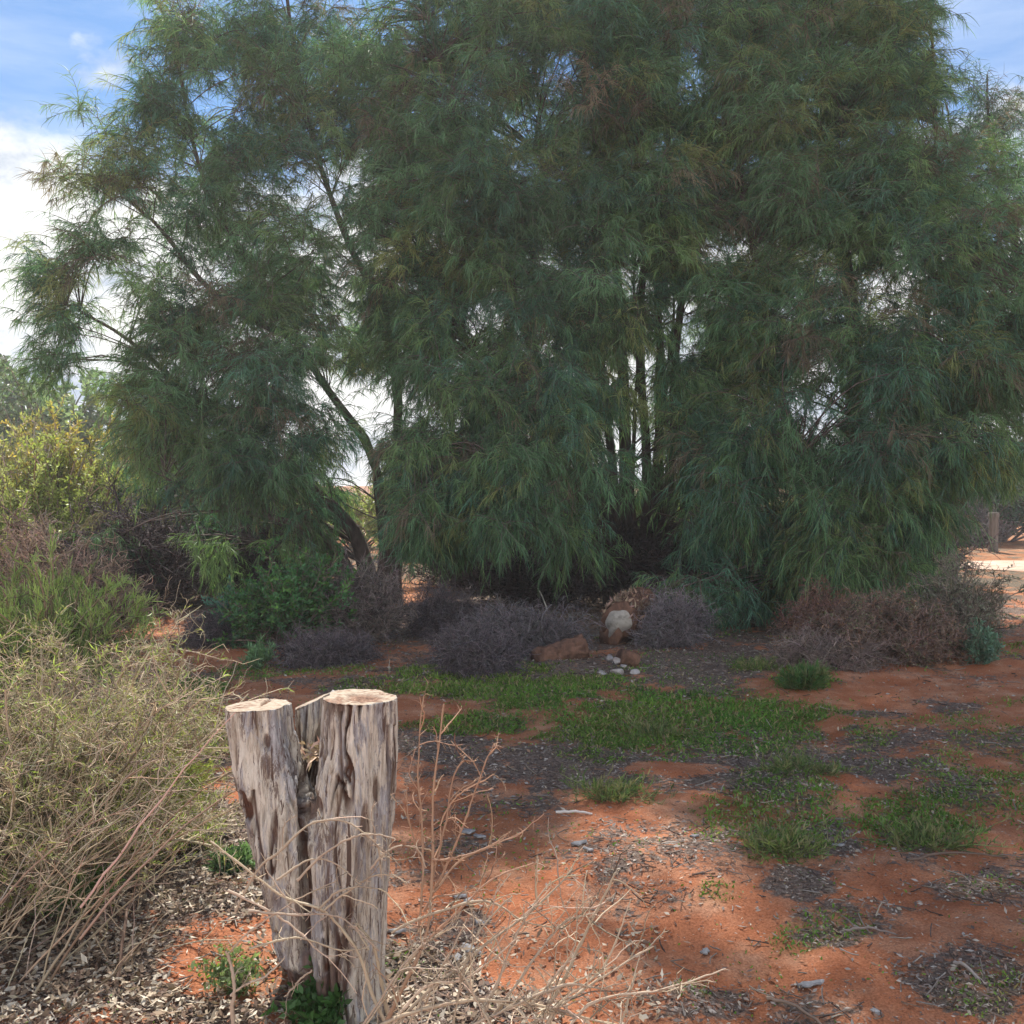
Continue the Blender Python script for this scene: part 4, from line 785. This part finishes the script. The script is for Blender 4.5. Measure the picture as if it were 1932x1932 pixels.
dead_branches("dead_branch_bush", "dense spreading heap of bare thorny branches at the bottom centre", G(1000, 1932) * [1, 1, 0] + [0, -.3, 0],
    [([(700, 1990, 2.6), (790, 1890, 2.62), (900, 1800, 2.65), (1000, 1720, 2.7), (1080, 1640, 2.74)], .0055),
     ([(860, 2000, 2.6), (930, 1880, 2.62), (980, 1760, 2.66), (1040, 1660, 2.7)], .005), ([(960, 2000, 2.6), (1040, 1880, 2.64), (1100, 1760, 2.68), (1160, 1640, 2.7)], .006),
     ([(1110, 1740, 2.68), (1140, 1700, 2.7), (1165, 1680, 2.7)], .004), ([(900, 2000, 2.58), (1000, 1930, 2.6), (1120, 1850, 2.62), (1230, 1780, 2.66)], .005),
     ([(700, 1940, 2.6), (820, 1900, 2.6), (960, 1890, 2.6), (1100, 1920, 2.6), (1200, 1940, 2.6)], .0055), ([(720, 1960, 2.6), (800, 1860, 2.62), (880, 1840, 2.62), (980, 1760, 2.66)], .0045),
     ([(1000, 2000, 2.6), (1050, 1900, 2.6), (1130, 1830, 2.62), (1180, 1700, 2.66)], .0045), ([(740, 1760, 2.68), (830, 1720, 2.68), (920, 1700, 2.68), (990, 1740, 2.68), (1060, 1750, 2.68)], .0042),
     ([(1040, 1990, 2.58), (1120, 1890, 2.6), (1250, 1860, 2.6), (1370, 1820, 2.62)], .0045), ([(850, 1980, 2.6), (870, 1850, 2.6), (900, 1760, 2.62), (960, 1690, 2.64)], .0042),
     ([(880, 1990, 2.6), (1010, 1800, 2.62), (1060, 1740, 2.64), (1120, 1720, 2.66)], .004), ([(960, 1990, 2.58), (900, 1880, 2.58), (860, 1800, 2.6)], .004), ([(760, 2000, 2.58), (900, 1930, 2.58), (1060, 1860, 2.6), (1140, 1870, 2.6)], .0055),
     ([(1150, 1990, 2.6), (1180, 1900, 2.62), (1200, 1830, 2.64)], .004), ([(1000, 1900, 2.6), (1080, 1800, 2.62), (1090, 1700, 2.64)], .0035), ([(640, 2000, 2.6), (720, 1880, 2.6), (780, 1800, 2.62), (850, 1750, 2.64)], .004)],
    34, side=20, sl=(.05, .2), col=(.38, .295, .21))
# long wands of the dry bush reaching to the stump
rng = np.random.default_rng(77); g1 = Geo()
sx_, sy_ = rng.uniform(-160, 160, 46), rng.uniform(1620, 1960, 46)
ex_ = sx_ + rng.uniform(160, 430, 46); ey_ = sy_ - rng.uniform(110, 420, 46) ; ex_ = np.minimum(ex_, 470)
dp = rng.uniform(2.9, 3.7, 46); P0 = Wp(sx_, sy_, dp); P1 = Wp(ex_, ey_, dp + rng.uniform(-.1, .4, 46))
tt = np.linspace(0, 1, 14)[None, :, None]; PP = P0[:, None] * (1 - tt) + P1[:, None] * tt
PP += np.array([0, 0, 1]) * (np.sin(tt * math.pi) * rng.uniform(-.02, .10, (46, 1, 1))) + np.cumsum(rng.normal(size=PP.shape) * .003, 1)
g1.tubes(PP, np.linspace(.0042, .0014, 14)[None] * rng.uniform(.6, 1.2, (46, 1)), tint((.30, .23, .16), 46, .35), 5)
p, T, _, _ = sample(PP, 9, .2, 1, rng)
g1.tubes(grow(p, unit(T + rng.normal(size=p.shape) * .6), rng.uniform(.06, .25, len(p)), 6, .18, 0, rng), np.linspace(.0018, .0009, 6)[None], tint((.30, .23, .16), len(p), .3), 4)
wr = empty("bare_wands", "long thin bare wands slanting up across the dry bush towards the stump", "dead bush", G(-60, 1900) * [1, 1, 0])
child(g1, "branches", M_TWIG, wr, True)

# ------------------------------------------------------------ logs, stones, sticks, post
def log_mesh(name, p0, p1, r0, r1, seed, rough=.02, mat=M_LOG, n=26, k=36, squash=1.0, parent=None, mid=None):
    rng = np.random.default_rng(seed); pts = smooth_path([p0, mid if mid is not None else (np.array(p0) + p1) / 2, p1], n)
    T = unit(np.gradient(pts, axis=0)); A = unit(np.cross(T, [0, 0, 1])); B = np.cross(T, A); a = np.linspace(0, 2 * math.pi, k, endpoint=False)
    rr = np.linspace(r0, r1, n)[:, None] * (1 + .08 * np.sin(2 * a + seed) + .05 * np.sin(3 * a + 2 * seed))[None]
    base = pts[:, None] + rr[..., None] * (np.cos(a)[None, :, None] * A[:, None] + squash * np.sin(a)[None, :, None] * B[:, None])
    u = np.stack([np.broadcast_to(np.cos(a) * 4, (n, k)), np.broadcast_to(np.sin(a) * 4, (n, k)), np.broadcast_to(np.linspace(0, 3, n)[:, None], (n, k))], -1)
    dsp = (fbm(u * 2.2 + seed, 4, seed) - .5) * 2 * rough
    V_ = base + (base - pts[:, None]) / np.maximum(rr[..., None], 1e-4) * dsp[..., None]
    i = np.arange(n - 1)[:, None] * k; j = np.arange(k)[None]; F_ = np.stack([i + j, i + (j + 1) % k, i + k + (j + 1) % k, i + k + j], -1).reshape(-1, 4)
    V_ = V_.reshape(-1, 3); V_ = np.concatenate([V_, pts[[0, -1]]]); nn = n * k
    c0 = np.stack([(np.arange(k) + 1) % k, np.arange(k), np.full(k, nn)], -1); c1_ = np.stack([(n - 1) * k + np.arange(k), (n - 1) * k + (np.arange(k) + 1) % k, np.full(k, nn + 1)], -1)
    return mesh_obj(name, V_, [F_, np.concatenate([c0, c1_])], mat, parent, np.ones((len(V_), 3)), False, tuple(parent.location) if parent else None)
lg = empty("log", "thick shaggy upright log with a pale sawn end facing the camera", "log", G(1175, 1225) * [1, 1, 0])
pA = Wp(1168, 1172, 9.9); pB = Wp(1208, 1146, 10.45)
log_mesh("trunk", pA, pB, .185, .21, 3, .035, parent=lg)
log_mesh("trunk", Wp(1150, 1198, 9.95), Wp(1190, 1190, 10.3), .13, .12, 4, .02, parent=lg)
ax = unit(pA - pB); cA = pA + ax * .016
A_ = unit(np.cross(ax, [0, 0, 1])); B_ = np.cross(ax, A_); a = np.linspace(0, 2 * math.pi, 40, endpoint=False)
rad_ = .125 * (1 + .12 * np.sin(2 * a + 1) + .06 * np.sin(5 * a)) + .10 * np.exp(-((np.angle(np.exp(1j * (a - 1.06)))) / .22) ** 2)
disc = cA + rad_[:, None] * (np.cos(a)[:, None] * A_ + np.sin(a)[:, None] * B_)
back = disc - ax * .03
Vd = np.concatenate([disc, back, [cA]]); k_ = 40; jj = np.arange(k_)
m, t = newmat("fresh_sawn_end"); tcn = N(t, 'ShaderNodeTexCoord')
w = ramp(t, sn(20, 1, 5, .6), [(0.3, (.17, .145, .12)), (0.5, (.30, .27, .235)), (.7, (.36, .33, .29))]); pb = N(t, 'ShaderNodeBsdfPrincipled', inp={'Roughness': .85}); L(t, w, pb.inputs['Base Color']); ou = N(t, 'ShaderNodeOutputMaterial'); L(t, pb.outputs[0], ou.inputs[0])
mesh_obj("cut_face", Vd, [np.stack([jj, (jj + 1) % k_, np.full(k_, 80)], -1), np.stack([jj, jj + 40, (jj + 1) % k_ + 40, (jj + 1) % k_], -1)], m, lg, None, False, tuple(lg.location))
rng = np.random.default_rng(9); g_ = Geo(); q_ = rng.random(420)[:, None]; an = rng.uniform(-.2, math.pi + .6, 420)
pp = pA * (1 - q_) + pB * q_ + (.19 * (np.cos(an)[:, None] * A_ - np.sin(an)[:, None] * np.sign(B_[2]) * -B_))
g_.leaves(pp, unit(rng.normal(size=(420, 3)) * .5 + [0, -.3, .4]), rng.uniform(.04, .10, 420), rng.uniform(.012, .03, 420), tint((.25, .17, .125), 420, .3)); child(g_, "bark_flakes", M_LITTER, lg)
l2 = log_mesh("log", Wp(1008, 1242, 9.0), Wp(1100, 1220, 9.25), .07, .105, 6, .035); tag(l2, "short reddish brown log lying flat in the grey twig heap", "log", "logs lying by the brush piles")
l3 = log_mesh("log", Wp(1172, 1238, 8.8), Wp(1196, 1247, 8.85), .075, .09, 8, .02, n=14); tag(l3, "stubby reddish log chunk on the pile of pale stones", "log", "logs lying by the brush piles")
l4 = log_mesh("log", gz(G(1290 - 168, 1105)) + [0, 0, .08], gz(G(1150, 1135)) + [0, 0, .05], .04, .035, 12, .01, n=14); tag(l4, "thin bent branch lying in the deep shade under the middle tree", "log", "logs lying by the brush piles")
def rock(name, c_, s, seed, mat, label, cat, group):
    import bmesh
    bm_ = bmesh.new(); bmesh.ops.create_icosphere(bm_, subdivisions=3, radius=1)
    V_ = np.array([v.co[:] for v in bm_.verts]); F_ = np.array([[v.index for v in f.verts] for f in bm_.faces]); bm_.free()
    d_ = unit(np.random.default_rng(seed).normal(size=(9, 3))); h_ = np.random.default_rng(seed + 1).uniform(.35, .72, 9)
    for a_, b_ in zip(d_, h_):
        o_ = V_ @ a_; V_ = V_ - np.clip(o_ - b_, 0, 9)[:, None] * a_
    V_ = V_ * (1 + (fbm(V_ * 3 + seed, 3, seed)[:, None] - .5) * .18)
    th = seed * 1.7; R_ = np.array([[math.cos(th), -math.sin(th), 0], [math.sin(th), math.cos(th), 0], [0, 0, 1]])
    V_ = (V_ * s) @ R_.T + c_
    return tag(mesh_obj(name, V_, [F_], mat, None, np.ones((len(V_), 3)), False, tuple(c_)), label, cat, group)
for k, (px, py, w_, h_, lb) in enumerate([(1135, 1278, 12, 9, "leftmost pale stone at the foot of the upright log"), (1152, 1248, 12, 10, "pale stone lying highest, under the upright log"), (1163, 1256, 13, 12, "pale stone touching the stubby log chunk"),
        (1164, 1275, 14, 12, "roundest pale stone at the middle of the stone group"), (1196, 1275, 14, 8, "rightmost flat pale stone of the stone group"), (1178, 1262, 8, 8, "smallest pale stone right below the log chunk")]):
    c_ = gz(G(px, py + 4)); c_[2] += mp_(h_, 9.2) * .6; c_ = c_ + [0, 0, 0]
    rock("stone", c_, (mp_(w_, 9.2) * .95, mp_(w_, 9.2) * .8, mp_(h_, 9.2) * .8), 100 + k, M_STONE, lb, "stone", "pale stones by the log")
for k, (px, py, w_, lb) in enumerate([(1650, 1905, 26, "grey rounded stone in litter near the bottom right"), (1565, 1925, 13, "small pinkish pebble left of the grey stone at bottom right"), (1880, 1895, 9, "pale pebble nearest the bottom right corner")]):
    c_ = gz(G(px, py)); s_ = mp_(w_, 2.95) * .55
    rock("stone", c_ + [0, 0, s_ * .25], (s_, s_ * .8, s_ * .55), 140 + k, M_CHIP if k == 0 else M_STONE, lb, "stone", "loose stones on the red soil")
# curved slabs of shed bark
def slab(px, py, ln, wd, rot, lb, seed):
    rng = np.random.default_rng(seed); c_ = gz(G(px, py)); n, k = 12, 7
    u = np.linspace(-1, 1, n)[:, None]; v = np.linspace(-1, 1, k)[None]
    wv = wd * (1 - .75 * np.abs(u) ** 2.5) * (1 + .35 * np.sin(u * 5 + seed))
    x = u * ln * np.ones_like(v) + rng.normal(size=(n, k)) * ln * .03; y = v * wv; z = .012 + .35 * wd * (1 - v ** 2) * np.ones_like(u) + .1 * ln * u ** 2 * rng.uniform(-.2, .8)
    cr, sr = math.cos(rot), math.sin(rot); T_ = np.stack([x * cr - y * sr, x * sr + y * cr, z], -1).reshape(-1, 3)
    V_ = np.concatenate([T_ + c_, T_ + c_ - [0, 0, .006]]); i = np.arange(n * k).reshape(n, k)
    top_ = np.stack([i[:-1, :-1], i[1:, :-1], i[1:, 1:], i[:-1, 1:]], -1).reshape(-1, 4); bot = top_[:, ::-1] + n * k
    b_ = np.concatenate([i[0, :], i[1:, -1], i[-1, -2::-1], i[-2:0:-1, 0]]); nb = np.roll(b_, -1)
    side_ = np.stack([b_, nb, nb + n * k, b_ + n * k], -1)
    return tag(mesh_obj("bark_slab", V_, [top_, bot, side_], M_CHIP, None, np.ones((len(V_), 3)), False, tuple(c_)), lb, "bark piece", "grey slabs of shed bark on the ground")
for k, a_ in enumerate([(888, 1775, .045, .026, 2.2, "largest grey bark slab, right of the stump among bare branches"), (862, 1790, .028, .014, 1.6, "narrow bark slab just left of the largest one"), (882, 1568, .035, .022, .2, "curled bark slab above the thorny twigs, upper of two"),
        (905, 1578, .03, .013, -.3, "thin bark slab touching the curled upper one"), (1092, 1600, .04, .018, .5, "bluish grey bark slab left of the sunlit patch"), (1110, 1612, .028, .012, 2.4, "small bark slab under the bluish one"),
        (868, 1692, .03, .018, .4, "grey bark slab in the litter pile right of the stump"), (882, 1708, .035, .018, 1.1, "bark slab lowest in the litter pile right of the stump"), (905, 1730, .022, .013, 2.6, "light bark slab between litter pile and bare branches"), (748, 1752, .035, .014, .1, "bark slab lying against the stump's right edge"),
        (1310, 1592, .022, .010, .2, "lone grey bark slab right of the sunlit red patch"), (1530, 1845, .05, .014, .3, "long bark slab in the litter at lower right"), (1330, 1790, .02, .013, 1.0, "small bark slab right of the bare branch heap"), (1580, 1608, .03, .010, .0, "pale bark slab in the litter streak at right")]):
    slab(*a_, 200 + k)
def stick(px0, py0, px1, py1, r, lb, col, bend=.0, lift=.01, z1=0.):
    a_ = gz(G(px0, py0)); b_ = gz(G(px1, py1)); mid = (a_ + b_) / 2 + [0, bend, lift]
    P_ = smooth_path([a_ + [0, 0, r], mid + [0, 0, r], b_ + [0, 0, r + z1]], 12); P_ += np.random.default_rng(int(px0)).normal(size=P_.shape) * .002; g_ = Geo(); g_.tubes(P_[None], np.linspace(r, r * .6, 12)[None], col, 7)
    return tag(g_.obj("stick", M_TWIG, None, tuple(a_)), lb, "stick", "fallen sticks")
stick(1048, 1533, 1118, 1534, .008, "straight white stick on the red soil, centre", (.55, .5, .46))
stick(995, 1130, 1035, 1166, .012, "pale curved stick rising from the twig heap left of the upright log", (.42, .4, .38), 0, .25, .05)
stick(1710, 1640, 1900, 1620, .006, "thin dark stick lying far right on the soil", (.12, .08, .06), .05)
stick(1590, 1760, 1690, 1775, .005, "dark thin stick in the litter tuft at lower right", (.2, .16, .14), .03)
stick(1450, 1870, 1560, 1925, .006, "brownish stick at the bottom, right of the bare branches", (.22, .15, .11), .03)
stick(1800, 1830, 1860, 1880, .007, "grey stick crossing the litter near the right bottom corner", (.3, .25, .22), .03)
stick(395, 1135, 470, 1122, .018, "long pale stick lying under the left tree at the edge of deep shade", (.4, .33, .25), 0.1)
stick(220, 1880, 255, 1770, .006, "dark brown upright-leaning stick at the lower left", (.16, .10, .07), 0, .15, .12)
# wooden post
pc_ = gz(G(1874, 1042)); ph = mp_(72, pc_[1]); pr = mp_(8.5, pc_[1])
pt = empty("wooden_post", "weathered grey wooden fence post beside the sandy track", "post", pc_)
n, k = 24, 28; a = np.linspace(0, 2 * math.pi, k, endpoint=False); zz = np.linspace(-.05, ph, n)
rr = pr * (1 + (fbm(np.stack([np.cos(a)[None] * 3 + 0 * zz[:, None], np.sin(a)[None] * 3 + 0 * zz[:, None], zz[:, None] * 2 + 0 * a[None]], -1), 3, 8) - .5) * .25)
V_ = np.stack([pc_[0] + rr * np.cos(a), pc_[1] + rr * np.sin(a), pc_[2] + np.repeat(zz[:, None], k, 1)], -1).reshape(-1, 3)
i = np.arange(n - 1)[:, None] * k; j = np.arange(k)[None]; F_ = np.stack([i + j, i + (j + 1) % k, i + k + (j + 1) % k, i + k + j], -1).reshape(-1, 4)
mesh_obj("shaft", V_, [F_], M_POST, pt, np.ones((len(V_), 3)), True, tuple(pc_))
zc = pc_[2] + ph; cap = []
for (r_, z_) in ((pr * 1.13, -.10), (pr * 1.15, -.01), (pr * 1.02, .012), (0.002, .02)): cap.append(np.stack([pc_[0] + r_ * np.cos(a), pc_[1] + r_ * np.sin(a), np.full(k, zc + z_)], -1))
V_ = np.array(cap).reshape(-1, 3); i = np.arange(3)[:, None] * k; F_ = np.stack([i + j, i + (j + 1) % k, i + k + (j + 1) % k, i + k + j], -1).reshape(-1, 4)
mesh_obj("cap", V_, [F_], M_POST, pt, np.ones((len(V_), 3)), True, tuple(pc_))
print("objects", len(bpy.data.objects))
